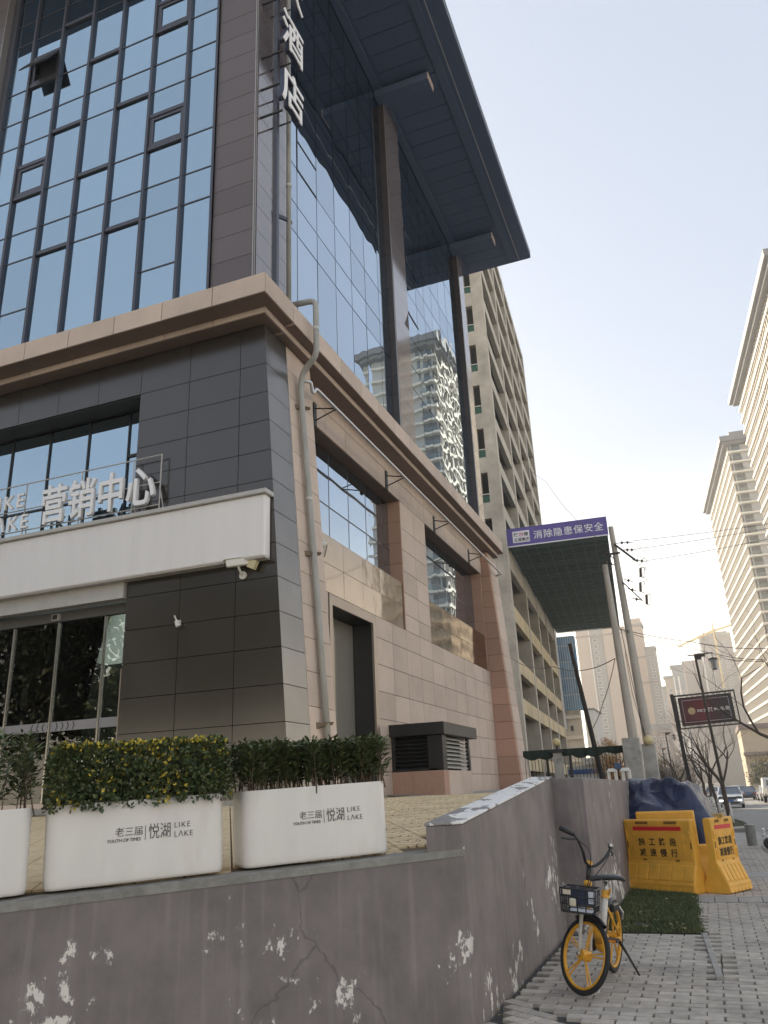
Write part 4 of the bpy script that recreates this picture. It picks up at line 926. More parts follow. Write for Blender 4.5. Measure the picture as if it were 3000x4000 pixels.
sd_.xf(Matrix.Translation((.15,0,0)) @ Matrix.Rotation(R(-52),4,'Z') @ Matrix.Scale(1.12,4) @ Matrix.Translation((-.13,0,-.085)))
obj('saddle', sd_, m_seat, bk, smooth=True, world=False, sub=1)
obj('saddle_rail', MB().tube([(.24,.02,.78),(.16,.02,.755),(.06,.02,.775)], .006, 6).tube([(.24,-.02,.78),(.16,-.02,.755),(.06,-.02,.775)], .006, 6), m_steel, bk, world=False)
obj('rear_mudguard', MB().ring((0,0,RW), (0,1,0), RW+.014, .024, 22, 6, R(-60), R(100), sx=1.0), m_bblk, bk, smooth=True, world=False)
obj('lock_box', MB().box(-.02,.14,-.06,.06,RW+.22,RW+.29), m_bblk, bk, bevel=.015, world=False)
obj('rear_brake', MB().tube([(.02,.07,RW+.26),(.0,.10,RW+.21),(-.02,.085,RW+.15)], .009, 6), m_steel, bk, world=False)
obj('chain_case', MB().hexa([(-.05,-.075,RW-.05),(.42,-.075,RW-.06),(.42,-.055,RW-.06),(-.05,-.055,RW-.05),(-.05,-.075,RW+.045),(.42,-.075,RW+.075),(.42,-.055,RW+.075),(-.05,-.055,RW+.045)]), m_bblk, bk, bevel=.012, world=False)
for s_, a in ((1,R(25)),(-1,R(205))):
    e_ = bb+Vector((.155*math.cos(a),s_*.085,.155*math.sin(a)-.01))
    cr = obj('crank', MB().tube([bb+Vector((0,s_*.055,-.01)), e_], .011, 6), m_bblk, bk, world=False)
    obj('pedal', MB().box(e_.x-.045,e_.x+.045,min(e_.y,e_.y+s_*.09),max(e_.y,e_.y+s_*.09),e_.z-.011,e_.z+.011), m_bblk, cr, world=False)
    obj('pedal_reflector', MB().box(e_.x+.046,e_.x+.050,min(e_.y+s_*.01,e_.y+s_*.08),max(e_.y+s_*.01,e_.y+s_*.08),e_.z-.007,e_.z+.007), mat('reflector_orange' , (.75,.25,.02), .3) if 'reflector_orange' not in MATS else MATS['reflector_orange'], cr, world=False)
obj('kickstand', MB().tube([(.02,.06,RW-.03),(.04,.11,.20),(.07,.235,.022)], [.016,.013,.008], 8), m_bblk, bk, smooth=True, world=False)
obj('wheel_reflector', MB().box(.90+.21,.90+.235,.012,.018,RW-.19,RW-.075).xf(SM), m_card, bk, world=False)
# basket fixed on the head tube
bs = thing('x','x','x') if False else None
bx0, bx1, by, bz0, bz1 = .86, 1.06, .145, .625, .80
bas = obj('basket', MB().ring((0,0,0),(0,0,1),.001,.0005,4,3) if False else MB().tube(bend([(bx0,-by,bz1),(bx1,-by,bz1),(bx1,by,bz1),(bx0,by,bz1),(bx0,-by,bz1),(bx0+.02,-by,bz1)], .03), .0085, 8), m_bblk, bk, smooth=True, world=False)
for zz in (bz0, (bz0*.67+bz1*.33), (bz0*.33+bz1*.67)):
    k_ = .93+.07*(zz-bz0)/(bz1-bz0)
    obj('basket_wire', MB().tube(bend([(bx0,-by*k_,zz),(bx1*1-.02*(1-k_)*10,-by*k_,zz),(bx1-.02*(1-k_)*10,by*k_,zz),(bx0,by*k_,zz),(bx0,-by*k_,zz)], .03), .006 if zz > bz0 else .009, 6), m_bblk, bas, smooth=True, world=False)
for k in range(5):
    y = -by+2*by*k/4; obj('basket_wire', MB().tube([(bx1,y,bz1),(bx1-.014,y*.93,bz0),(bx0,y*.93,bz0)], .005, 6), m_bblk, bas, world=False)
for k in range(1,4):
    x = bx0+(bx1-bx0)*k/4
    for s_ in (1,-1): obj('basket_wire', MB().tube([(x,s_*by,bz1),(x,s_*by*.93,bz0)], .005, 6), m_bblk, bas, world=False)
obj('basket_floor', MB().box(bx0,bx1-.015,-by*.92,by*.92,bz0-.006,bz0), m_bblk, bas, world=False)
obj('basket_panel', MB().box(bx0+.005,bx0+.02,-by*.8,by*.9,bz0+.02,bz1-.01), m_blueplate, bas, world=False)
obj('headlamp', MB().box(bx1-.014,bx1+.012,-.028-.035,.012-.02,bz0+.045,bz0+.105), m_lampw, bas, bevel=.012, world=False)
pl_ = obj('number_plate', MB().box(bx0+.022,bx0+.026,.045,.128,bz0+.05,bz0+.15), m_card, bas, world=False)
text('lettering', '02996', m_ink, (bx0+.0275,.054,bz0+.062), (0,1,0), (0,0,1), .03, bk, world=False, ext=.0006, spacing=.95)
obj('leaflet', MB().hexa([(bx0+.03,-.10,bz0+.004),(bx1-.03,-.08,bz0+.004),(bx1-.03,.11,bz0+.004),(bx0+.03,.10,bz0+.004),(bx0+.03,-.10,bz0+.007),(bx1-.03,-.08,bz0+.007),(bx1-.03,.11,bz0+.007),(bx0+.03,.10,bz0+.007)]), m_card, bas, world=False)
obj('sticker', MB().box(bx1+.001,bx1+.003,-.115,-.05,bz1-.045,bz1-.005), m_lampw, bas, world=False)

# ------------------------------------------------------------------ yellow water-filled barriers
m_bar = mat('barrier_yellow', (.76,.40,.055), .5, nz=.10, ns=6, col2=(.50,.30,.06), c2s=3.5, c2lo=.58, c2hi=.8)
m_red = mat('reflective_red', (.62,.02,.03), .35); m_stencil = mat('stencil_black', (.035,.025,.015), .75, nz=.3, ns=40, col2=(.30,.17,.03), c2s=26, c2lo=.56, c2hi=.62)
m_hole = mat('slot_dark', (.20,.10,.015), .8)
def barrier(label, p, ang, L_, Hh, dep=.42, faces=True, tilt=0.0):
    t = thing('water_barrier', label, 'barrier', (p[0], p[1], gz(p[1])), (tilt, 0, ang), 'yellow plastic road barriers')
    # cross-section in (y,z); y=0 is the front foot
    sec = [(0.035,0),(0,.03),(0,.13),(.035,.17),(.125,.40),(.135,.44),(.135,Hh-.03),(.15,Hh),(dep-.15,Hh),(dep-.135,Hh-.03),(dep-.135,.44),(dep-.125,.40),(dep-.035,.17),(dep,.13),(dep,.03),(dep-.035,0)]
    body = MB().prism([(0,y,z) for y, z in sec], (L_,0,0)); obj('shell', body, m_bar, t, bevel=.016, world=False)
    if not faces: return t
    n = 6; w_ = L_/n
    def slab(x0, x1, z0, z1, d0, d1, name, m):   # raised piece that follows the front profile between two heights
        yf = lambda z: 0 if z < .13 else (.035*(z-.13)/.04 if z < .17 else (.035+.09*(z-.17)/.23 if z < .40 else (.125+.01*(z-.4)/.04 if z < .44 else .135)))
        obj(name, MB().hexa([(x0,yf(z0)-d0,z0),(x1,yf(z0)-d0,z0),(x1,yf(z0)+.02,z0),(x0,yf(z0)+.02,z0),(x0,yf(z1)-d1,z1),(x1,yf(z1)-d1,z1),(x1,yf(z1)+.02,z1),(x0,yf(z1)+.02,z1)]), m, t, bevel=.006, world=False)
    for k in range(n): slab(k*w_+.012, (k+1)*w_-.012, .172, .385, .013, .010, 'rib', m_bar); slab(k*w_+.012, (k+1)*w_-.012, .02, .16, .012, .012, 'rib_foot', m_bar)
    y = .135
    fx0, fx1, fz0, fz1 = L_*.13, L_*.87, .47, Hh-.215
    for a in ((fx0,fx1,fz0,fz0+.012),(fx0,fx1,fz1-.012,fz1),(fx0,fx0+.012,fz0+.012,fz1-.012),(fx1-.012,fx1,fz0+.012,fz1-.012)): obj('panel_border', MB().box(a[0],a[1],y-.006,y+.004,a[2],a[3]), m_bar, t, world=False)
    obj('red_stripe', MB().box(L_*.14,L_*.86,y-.003,y+.002,Hh-.165,Hh-.105), m_red, t, world=False)
    for a in ((L_*.19,L_*.38),(L_*.62,L_*.81)): obj('top_slot', MB().box(a[0],a[1],y-.004,y+.01,Hh-.07,Hh-.028), m_hole, t, bevel=.004, world=False); obj('slot_lip', MB().box(a[0]-.012,a[1]+.012,y-.010,y+.01,Hh-.086,Hh-.072), m_bar, t, world=False)
    for a in (L_*.24, L_*.72): obj('plug_hole', MB().box(a,a+L_*.06,y-.004,y+.01,.428,.456), m_hole, t, bevel=.004, world=False)
    for a in (.03, L_-.05):
        obj('side_slot', MB().box(a,a+.022,y-.006,y+.01,Hh-.42,Hh-.33), m_hole, t, bevel=.004, world=False); obj('side_lug', MB().box(a-.006,a+.026,y-.014,y+.01,Hh-.29,Hh-.18), m_bar, t, bevel=.006, world=False); obj('side_rib', MB().box(a+.004,a+.018,y-.012,y+.01,.47,Hh-.46) if Hh > 1 else MB().box(a+.004,a+.018,y-.012,y+.01,.44,.56), m_bar, t, bevel=.004, world=False)
    sz = .118*Hh; lw = L_*.62/4
    for r_, s_ in enumerate(('施工路段','减速慢行')):
        for k, ch in enumerate(s_):
            text('lettering', ch, m_stencil, (L_*.205+k*lw, y-.004, Hh-.375-.155*r_), (1,0,0), (0,0,1), sz, t, bold=.0022, ext=.0015, width=min(1.0, lw/sz*.93), world=False)
    return t
a1 = math.atan2(13.60-14.27, 1.08)
barrier('yellow road barrier nearest the grey wall, standing on the grass', (-1.50,14.27), a1, 1.23, 1.035)
a2 = math.atan2(.80, .42)
barrier('yellow road barrier turned sideways at the sidewalk side', (.03,13.66), a2, .70, 1.045, .40)
barrier('yellow road barrier standing behind the front one, only its top showing', (-1.30,15.05), R(-6), .95, 1.12, .40, False)
lying = barrier('yellow road barrier lying behind, seen in the gap between two barriers', (-.62,14.75), R(8), .9, .60, .42, False)
# lump of dry straw on the sideways barrier
st = MB()
for k in range(14): st.tube([Vector((.05+random.uniform(-.06,.06),14.05+random.uniform(-.12,.12),1.05)), Vector((.05+random.uniform(-.1,.1),14.1+random.uniform(-.16,.16),1.075+random.uniform(0,.03)))], .012, 5)
tag(obj('dry_corn_husk', st, mat('straw', (.55,.40,.18), .9, nz=.3, ns=30)), 'pale dry husk lying on top of the sideways yellow barrier', 'husk')

# ------------------------------------------------------------------ tarpaulin heap behind the barriers
m_tarp = mat('blue_tarp', (.012,.020,.058), .30, nz=.35, ns=2.2, col2=(.030,.038,.062), c2s=1.6, c2lo=.5, c2hi=.75, bump=.35, bs=14, bd=.02)
tp = MB(); NU, NV = 150, 84
for j in range(NV+1):
    for i in range(NU+1):
        u = i/NU; v = j/NV            # u along the wall-to-road direction, v over the heap front to back
        x = -1.62 + 1.95*u; y = 15.35 + 2.7*v
        ex_ = math.sin(math.pi*min(max(v,0),1))**.42; eu = (math.sin(math.pi*min(max(.06+.94*u,0),1))**.42)
        prof = 1.60*(1-.10*max(0,u-.45)/.55) * (1 if u < .62 else max(0, 1-((u-.62)/.38)**1.8)) * (1 if u > .05 else (.55+9*u))
        z = prof*ex_
        f1 = abs(noise.noise(Vector((x*1.9+4,y*.8,z*1.1)))); f2 = abs(noise.noise(Vector((x*5+y*1.5,y*2.2,z*2.5)))); f3 = noise.noise(Vector((x*1.0,y*1.3,7)))
        rdg = lambda sx, sy, sz, o: (1-abs(noise.noise(Vector((x*sx+o, y*sy+o*.7, z*sz)))))**2
        w_ = min(1, z*2.2)
        z += prof*.16*f3 + w_*(.17*rdg(1.6,.7,1.0,3)-.12 + .075*rdg(3.4,1.7,2.6,9)-.04 + .012*rdg(7.5,4.2,6,5)); x += .09*(rdg(1.5,.8,2.0,1)-.6); y += .10*(rdg(1.9,1.1,2.2,6)-.6)
        tp.v.append((x, y, max(z, 0)+.01))
for j in range(NV):
    for i in range(NU): a = j*(NU+1)+i; tp.f.append((a,a+1,a+NU+2,a+NU+1))
tag(obj('tarpaulin_heap', tp, m_tarp, smooth=True), 'crumpled dark blue tarpaulin heap beside the grey wall', 'tarpaulin')
tag(obj('garbage_bag', MB().ball((1.26,22.4,gz(22.4)+.14), .30, 14, 8, (1.0,.8,.62)).xf(I4), mat('bag_dark', (.05,.05,.05), .5, nz=.4, ns=8, bump=1.0, bs=10, bd=.05), smooth=True), 'dark rubbish bag lying on the sidewalk at the right edge', 'bag')
pb = MB()
for k in range(60):
    a = random.uniform(0,6.28); e = random.uniform(.1,1.2); p = Vector((1.24,22.4,gz(22.5)+.24)) + Vector((math.cos(a)*math.cos(e)*.26, math.sin(a)*math.cos(e)*.2, math.sin(e)*.22)); q = rv(); leaf(pb, p, q, rv(), random.uniform(.08,.18), .05)
tag(obj('plastic_bag', pb, mat('bag_clear', (.65,.66,.66), .25, spec=.7)), 'crumpled pale plastic bag on the dark rubbish bag', 'bag')
bo = thing('stone_bollard', 'short grey stone bollard beside the driveway crossing', 'bollard', (.78,24.0,gz(24.0)))
obj('bollard_shaft', MB().tube([(.0,0,-.05),(0,0,.50)], [.125,.125], 20), mat('bollard_grey', (.20,.20,.19), .8, nz=.2, ns=9), bo, smooth=False, world=False); obj('bollard_top', MB().tube([(0,0,.50),(0,0,.52)], [.128,.12], 20), m_kerb, bo, world=False)

# ------------------------------------------------------------------ unfinished concrete building down the street
DV = Vector((-.0741,.99725)); NV_ = Vector((.99725,.0741))     # along the street, and towards the street
def fr3(c, s, e, z): return (c[0]+DV.x*s+NV_.x*e, c[1]+DV.y*s+NV_.y*e, z)
def rbox(c, s0, s1, e0, e1, z0, z1, mb=None):
    mb = mb or MB(); return mb.hexa([fr3(c,s0,e1,z0),fr3(c,s1,e1,z0),fr3(c,s1,e0,z0),fr3(c,s0,e0,z0),fr3(c,s0,e1,z1),fr3(c,s1,e1,z1),fr3(c,s1,e0,z1),fr3(c,s0,e0,z1)])
CB = (-10.5,52.0)
cbd = thing('concrete_frame_building', 'unfinished bare concrete frame building behind the corner building', 'building', (-16,68,0))
slab_shade = mat('shaded_slab_concrete', (.22,.215,.205), .9, nz=.2, ns=.6)  # bare concrete darkened; the bays' inner shade is put into the colour
beams = [(2.6,3.5),(6.2,7.15),(8.8,9.75),(12.3,13.4),(16.1,17.35),(19.8,20.8),(23.3,24.3),(26.8,27.85),(30.4,31.4),(33.9,34.9),(37.4,38.4),(40.9,41.9),(44.4,45.4),(47.9,48.9),(50.6,51.4)]
cols_ = [0.0,9.0,17.0,24.8,32.6]
for k, s0 in enumerate(cols_):
    obj('column', rbox(CB, s0, s0+.75, -.85 if k == 0 else -1.15, 0, -.8, 51.2), concrete, cbd)
    obj('column_face', rbox(CB, s0+.003, s0+.74, .0, .012, -.8, 51.0), concrete_y if False else mat('pale_render', (.52,.485,.42), .85, nz=.15, ns=.6) if 'pale_render' not in MATS else MATS['pale_render'], cbd)
m_pale = MATS['pale_render']
for k, (z0, z1) in enumerate(beams):
    ym = concrete_y if z1 < 17 else m_pale
    for a, b in zip(cols_[:-1], cols_[1:]):
        obj('beam', rbox(CB, a+.75, b, -.42, -.04 if z1 > 17 else -.02, z0, z1), ym, cbd)
    obj('floor_slab', rbox(CB, .2, 33.2, -12, -.43, z0+.35, z1-.1), slab_shade, cbd)
    obj('end_beam', rbox(CB, .03, .45, -12, -.85, z0-.2, z1), concrete, cbd)
    if k: 
        zt = beams[k-1][1]
        obj('green_guard', rbox(CB, .2, .23, -1.35, -.86, zt+.02, zt+.62), mat('guard_green', (.03,.10,.07), .6) if 'guard_green' not in MATS else MATS['guard_green'], cbd)
        obj('guard_rail', rbox(CB, .16, .2, -1.35, -.86, zt+.66, zt+.72), m_camw, cbd)
        obj('end_infill', rbox(CB, .04, .40, -12, -1.36, zt, z0-.2), concrete, cbd)
obj('back_wall', rbox(CB, .5, 33.3, -5.7, -5.5, -.8, 51.2), mat('block_wall', (.10,.10,.10), .9, nz=.25, ns=.4), cbd)  # walls inside the bays darkened likewise, their shade is in the colour
obj('inner_wall', rbox(CB, 33.0, 33.35, -12, -.86, -.8, 51.2), concrete, cbd)
for k, s0 in enumerate((.75,9.75,17.75,25.6)):
    s1 = cols_[k+1]
    for (z0, z1), (z2, z3) in zip(beams[:-1], beams[1:]):
        if z2-z1 > 1.7: obj('partition', rbox(CB, s0+3.0, s0+3.2, -5.4, -2.2, z1, z2), MATS['block_wall'], cbd)
# long white sheet hanging from an upper floor
obj('hanging_sheet', MB().quad(fr3(CB,24.6,.03,31.6),fr3(CB,24.9,.03,31.6),fr3(CB,25.3,.03,36.5),fr3(CB,25.05,.03,36.5)), white_ac, cbd)
# protective canopy with the banner
cn = thing('protective_canopy', 'green planked safety canopy jutting over the street with purple banner', 'canopy', fr3(CB,18,3,16.8))
m_plank = mat('green_plank', (.075,.125,.12), .75, nz=.25, ns=2, rnd=.25); m_tube = mat('scaffold_tube', (.10,.14,.135), .6)
n = 104; st_ = 35.0/n
for k in range(n):
    s0 = .7+k*st_; segs = [(.05,6.78)]
    if random.random() < .20:
        g0 = random.uniform(.8,5.0); g1_ = g0+random.uniform(.4,1.5); segs = [(.05,g0),(g1_,6.78)]; obj('plank', rbox(CB, s0, s0+st_*random.uniform(.6,.8), g0, g1_, 17.52, 17.56), m_plank, cn)
    for a, b in segs:
        obj('plank', rbox(CB, s0, s0+st_-.012, a, b, 17.52, 17.56), m_plank, cn)
for k in range(24): obj('cross_tube', rbox(CB, .8+k*1.5, .86+k*1.5, .05, 6.8, 17.38, 17.44), m_tube, cn)
for k in range(9): obj('long_tube', rbox(CB, .7, 35.7, .25+k*.8, .31+k*.8, 17.44, 17.50), m_tube, cn)
obj('top_deck', rbox(CB, .7, 35.7, .1, .14, 17.6, 18.3), m_tube, cn); obj('top_deck', rbox(CB, .7, 35.7, 6.74, 6.8, 17.45, 18.6), m_plank, cn)
m_ban = mat('banner_purple', (.10,.08,.29), .55, nz=.08, ns=1.5); m_banw = mat('banner_white', (.72,.71,.76), .6)
bn = obj('banner', rbox(CB, .52, .60, -.02, 6.86, 17.5, 18.78), m_ban, cn)
def bpt(e, z): return fr3(CB, .505, e, z)
obj('banner_hem', rbox(CB, .50, .519, -.02, 6.86, 17.42, 17.50), m_banw, cn)
obj('logo_plate', rbox(CB, .508, .518, .42, 1.60, 17.70, 18.53), m_banw, cn)
nvec = (NV_.x, NV_.y, 0)
text('lettering', '陕', m_ink, bpt(.50,18.16), nvec, (0,0,1), .30, cn, bold=.006, ext=.004); text('lettering', '建', m_ink, bpt(1.22,18.16), nvec, (0,0,1), .30, cn, bold=.006, ext=.004)
text('lettering', '五建集团', m_ink, bpt(.50,17.80), nvec, (0,0,1), .275, cn, bold=.005, ext=.004, width=.97)
lg = MB()
for dx in (0,.17):
    x = .84+dx
    for seg in (((0,.10),(.12,.16)),((.12,.16),(.20,.08)),((.20,.08),(.05,-.02)),((.05,-.02),(.13,-.10))):
        lg.tube([Vector(bpt(x+seg[0][0],18.22+seg[0][1])), Vector(bpt(x+seg[1][0],18.22+seg[1][1]))], .022, 5)
obj('logo_mark', lg, mat('logo_magenta', (.45,.02,.16), .5), cn)
for k, ch in enumerate('消除隐患保安全'):
    text('lettering', ch, m_banw, bpt(1.86+.685*k,17.88), nvec, (0,0,1), .64, cn, bold=.006, ext=.004)

# ------------------------------------------------------------------ white balcony towers across the street
m_tow = mat('tower_band', (.74,.70,.62), .7, nz=.05, ns=.3); m_tgrey = mat('tower_wall', (.44,.44,.44), .8, nz=.06, ns=.2); m_troof = mat('tower_eaves', (.19,.195,.21), .7)
m_twin = mat('tower_window', (.09,.095,.105), .22, nz=.45, ns=.9, rnd=.2); m_tcur = mat('tower_curtain', (.34,.32,.29), .8, nz=.4, ns=.7); m_tfin = mat('tower_fin', (.46,.42,.37), .7)
def bal_tower(label, near, length, depth, top, fl, name='balcony_tower'):
    t = thing(name, label, 'tower', (near[0], near[1], -.8)); c = near
    nfl = int((top-2)/fl)
    def tb(s0, s1, e0, e1, z0, z1, mb=None): return rbox(c, s0, s1, -e0, -e1, z0, z1, mb)    # e measured away from the street side
    def tbx(s0, s1, e0, e1, z0, z1, mb=None):     # plain: e0<e1 measured from facade backwards (away from street, +X)
        mb = mb or MB(); q = lambda s, e, z: fr3(c, s, e, z)
        return mb.hexa([q(s0,e0,z0),q(s0,e1,z0),q(s1,e1,z0),q(s1,e0,z0),q(s0,e0,z1),q(s0,e1,z1),q(s1,e1,z1),q(s1,e0,z1)])
    obj('wall_core', tbx(.9, length-.9, .9, depth, -.8, top-.5), m_tgrey, t)
    for k in range(nfl):
        z = top-3.2-k*fl
        obj('floor_band', tbx(0, length, 0, .9, z-.55, z+.12), m_tow, t)
        obj('end_band', tbx(0, .9, .9, depth, z-.45, z+.05), m_tow, t)
        obj('glazing', tbx(1.4, length-.4, .55, .88, z+.12, z+fl-.55), m_twin, t)
        fn = MB(); x = 1.4
        while x < length-.4: tbx(x, x+.42, .22, .56, z+.12, z+fl-.55, fn); x += 1.75
        tag(obj('fins', fn, m_tfin, t), kind='stuff')
        cu_ = MB()
        for q in range(int(length/4)):
            x = random.uniform(1.6, length-2.5); tbx(x, x+random.uniform(.6,1.5), .50, .552, z+.2+random.choice((0,.6)), z+fl-.6, cu_)
        tag(obj('curtains', cu_, m_tcur, t), kind='stuff')
        if depth > 12:
            for e in (3.6,):
                obj('balcony_recess', tbx(.86,.9, 1.2, 3.4, z+.12, z+fl-.6), m_twin, t); obj('balcony_rail', tbx(.02,.08,.9,3.6,z+.12,z+1.1), clearg, t)
    obj('eaves', tbx(-1.7, length+1.7, -1.7, depth+1.7, top-.5, top+1.0), m_troof, t); obj('eaves_step', tbx(-.9, length+.9, -.9, depth+.9, top-1.3, top-.5), m_troof, t)
    obj('roof', tbx(1.5, length-1.5, 1.5, depth-1.5, top+1.0, top+3.2), m_troof, t)
    return t
bal_tower('tall white banded tower cut off by the right edge of the picture', (26.64,142.85), 61.3, 16.0, 93.5, 3.05)
bal_tower('white banded tower further down the street beside the taller one', (19.5,226.0), 62.5, 16.0, 91.5, 3.05)

# ------------------------------------------------------------------ far towers seen through the haze
m_beige = mat('far_beige', (.40,.31,.245), .85, nz=.04, ns=.1); m_brown = mat('far_brown', (.25,.20,.18), .85, nz=.04, ns=.1); m_fgrey = mat('far_grey', (.27,.255,.245), .85, nz=.05, ns=.1); m_fwin = mat('far_window', (.16,.165,.18), .3); m_fwhite = mat('far_trim', (.62,.60,.57), .8)
WIN = {}
def far_tower(label, y, parts, wins, name='apartment_tower', extra=None):
    x0 = min(p[0] for p in parts); x1 = max(p[1] for p in parts)
    t = thing(name, label, 'tower', ((x0+x1)/2, y, -.8))
    for (a, b, dy, z1, m) in parts: obj('wall', MB().box(a, b, y+dy, y+dy+16, -.8, z1), m, t)
    for (x, dy, z0, z1, step, w_, h_) in wins:
        z = z0
        while z < z1:
            key = (w_, h_)
            if key not in WIN:
                WIN[key] = (MB().box(-w_/2-.15,w_/2+.15,-.06,0,-.15,h_+.15).mesh('window', m_fwhite), MB().box(-w_/2,w_/2,-.10,-.061,0,h_).mesh('pane', m_fwin))
            f_ = bpy.data.objects.new('window', WIN[key][0]); C.objects.link(f_); f_.parent = t; f_.location = Vector((x, y+dy, z))-t.location
            p_ = bpy.data.objects.new('pane', WIN[key][1]); C.objects.link(p_); p_.parent = f_
            z += step
    if extra:
        for (nm, a, b, dy0, dy1, z0, z1, m) in extra: obj(nm, MB().box(a, b, y+dy0, y+dy1, z0, z1), m, t)
    return t
far_tower('beige apartment tower framed between the canopy and the leaning pole', 400, [(-50.5,-44,0,74,m_beige),(-44,-37.5,1.5,74,m_fgrey),(-37.5,-27,0,74,m_beige)],
    [(-41.8,1.5,3,73,2.95,1.9,1.4)], extra=[('edge_strip',-44.4,-43.9,-.2,0,-.8,74,m_fwhite),('loggia',-38.4,-37.5,1.2,1.5,-.8,72,m_brown),('cornice',-50.9,-26.6,-.5,16,70.5,71.2,m_brown)])
far_tower('stepped beige tower with pitched roofs behind the concrete poles', 430, [(-34,-27,0,74,m_fgrey),(-27,-20.5,1,83,m_beige),(-20.5,-15.5,3,68,m_fgrey),(-33,-13.5,-3,26,m_brown)],
    [(-30.5,0,4,72,3.0,1.6,1.4),(-28.6,0,4,72,3.0,1.2,1.4),(-17.5,3,4,64,3.0,1.3,1.3),(-22,-3,3,22,3.0,1.4,1.5),(-19,-3,3,22,3.0,1.4,1.5),(-16.5,-3,3,22,3.0,1.4,1.5),(-25,-3,3,22,3.0,1.4,1.5)],
    extra=[('roof_band',-27.6,-19.6,0,12,79,80,m_troof),('roof_band',-21,-14.9,2,12,66.5,67.8,m_troof),('roof_band',-33.6,-13,-4,8,26,28.5,m_troof),('cornice',-27.4,-20,.5,1,62,63,m_brown),('cornice',-27.4,-16,.5,1,49,50,m_brown)])
far_tower('tall hazy brown tower with a yellow crane behind it', 600, [(4,10,2,86,m_brown),(10,30,0,98,m_brown),(30,35,-2,84,m_beige),(35,48,-4,58,m_fgrey)],
    [(14.5,0,30,92,3.6,1.8,1.5),(20,0,30,92,3.6,1.8,1.5),(25,0,30,92,3.6,1.8,1.5),(38,-4,4,54,3.2,2.2,1.7),(43,-4,4,54,3.2,2.2,1.7)],
    extra=[('edge_strip',8.8,10,-.4,0,-.8,98,m_fwhite),('roof_band',12,28,-1,10,96,99,m_fgrey)])
far_tower('hazy brown tower left of the crane tower with a flat top', 585, [(-5,5.2,0,79,m_brown)], [], extra=[('edge_strip',-5.2,-3.8,-.4,0,-.8,77,m_beige)])
far_tower('row of hazy towers with bay windows and grey pitched roofs', 560, [(-11.5,-4.6,0,72,m_fgrey),(-17,-11,5,66,m_beige),(-21.5,-16,10,60,m_fgrey)],
    [(-9.5,0,6,66,3.2,1.8,1.8),(-6.5,0,6,66,3.2,1.8,1.8),(-14,5,6,60,3.2,2.2,1.8),(-18.6,10,6,54,3.2,1.8,1.8)],
    extra=[('pitched_roof',-12.6,-4.0,-1.5,12,72,73.5,m_troof),('pitched_roof',-17.8,-10.5,3.5,14,66,67.5,m_troof),('pitched_roof',-22.4,-15.5,8.5,20,60,61.5,m_troof),('grey_storeys',-11.6,-4.5,-.3,0,58,72,m_troof),('bay',-8.6,-7.6,-.8,0,4,66,m_fwhite),('bay',-11.4,-10.6,-.8,0,4,66,m_fwhite)])
far_tower('palest tower at the end of the street, small and far', 740, [(-26,-19,0,60,m_fgrey),(-20.5,-14,6,48,m_fwhite)], [(-23,0,6,56,3.2,1.6,1.6)])
far_tower('low brown block at the foot of the far towers', 300, [(-9.2,-4.4,0,10,m_brown),(3.6,12,8,20,m_fgrey)], [(-6.8,0,1.5,9,3,1.5,1.4)])
# yellow tower crane
cr = thing('tower_crane', 'yellow tower crane above the hazy brown tower', 'crane', (19.5,598,80)); m_cr = mat('crane_yellow', (.60,.42,.10), .6)
obj('mast', MB().box(18.9,20.1,597.4,598.6,60,104), m_cr, cr); obj('jib', MB().hexa([(-6,597.6,90.3),(20,597.6,99),(20,598.4,99),(-6,598.4,90.3),(-6,597.6,91.4),(20,597.6,101),(20,598.4,101),(-6,598.4,91.4)]), m_cr, cr)
obj('counter_jib', MB().hexa([(20,597.6,99),(33,597.6,102),(33,598.4,102),(20,598.4,99),(20,597.6,100.5),(33,597.6,103.4),(33,598.4,103.4),(20,598.4,100.5)]), m_cr, cr); obj('tie_bar', MB().tube([(19.5,598,109),(2,598,94.5)], .12, 4), m_cr, cr); obj('tie_bar', MB().tube([(19.5,598,109),(31,598,103)], .12, 4), m_cr, cr); obj('apex', MB().tube([(19.5,598,103),(19.5,598,109)], [.7,.15], 4), m_cr, cr)
# scaffolded block beyond the concrete building
sf = thing('scaffolded_block', 'block wrapped in blue scaffold netting beyond the concrete building', 'building', (-17,100,-.7)); m_net = mat('blue_net', (.08,.20,.34), .8, nz=.25, ns=.8, col2=(.10,.22,.36), c2s=1.2, c2lo=.4, c2hi=.7); m_brk = mat('white_block', (.50,.50,.50), .9, nz=.3, ns=2.5)
obj('net_wall', MB().box(-20,-12.95,100,101.2,10.2,19.2), m_net, sf); obj('lower_storeys', MB().box(-20,-13.35,100.4,101.6,-.7,10.2), concrete, sf)
for z in (1.6,4.2,6.8,9.2): obj('ledge', MB().box(-16.5,-13.2,100.0,100.4,z,z+.4), m_pale, sf)
for z in (2.6,5.2,7.8): obj('window_hole', MB().box(-14.6,-14.3,100.37,100.4,z,z+.6), blackm, sf)
for k in range(12): obj('scaffold_pole', MB().tube([(-16.2+.28*k,99.9,10),(-16.2+.28*k,99.9,20.6)], .03, 4), m_steel, sf)
for z in (12,14,16,18,20.2): obj('scaffold_ledger', MB().tube([(-16.3,99.88,z),(-12.9,99.88,z)], .03, 4), m_steel, sf)
obj('block_wall', MB().box(-17.2,-15.0,96,100,8,21.5), m_brk, sf)
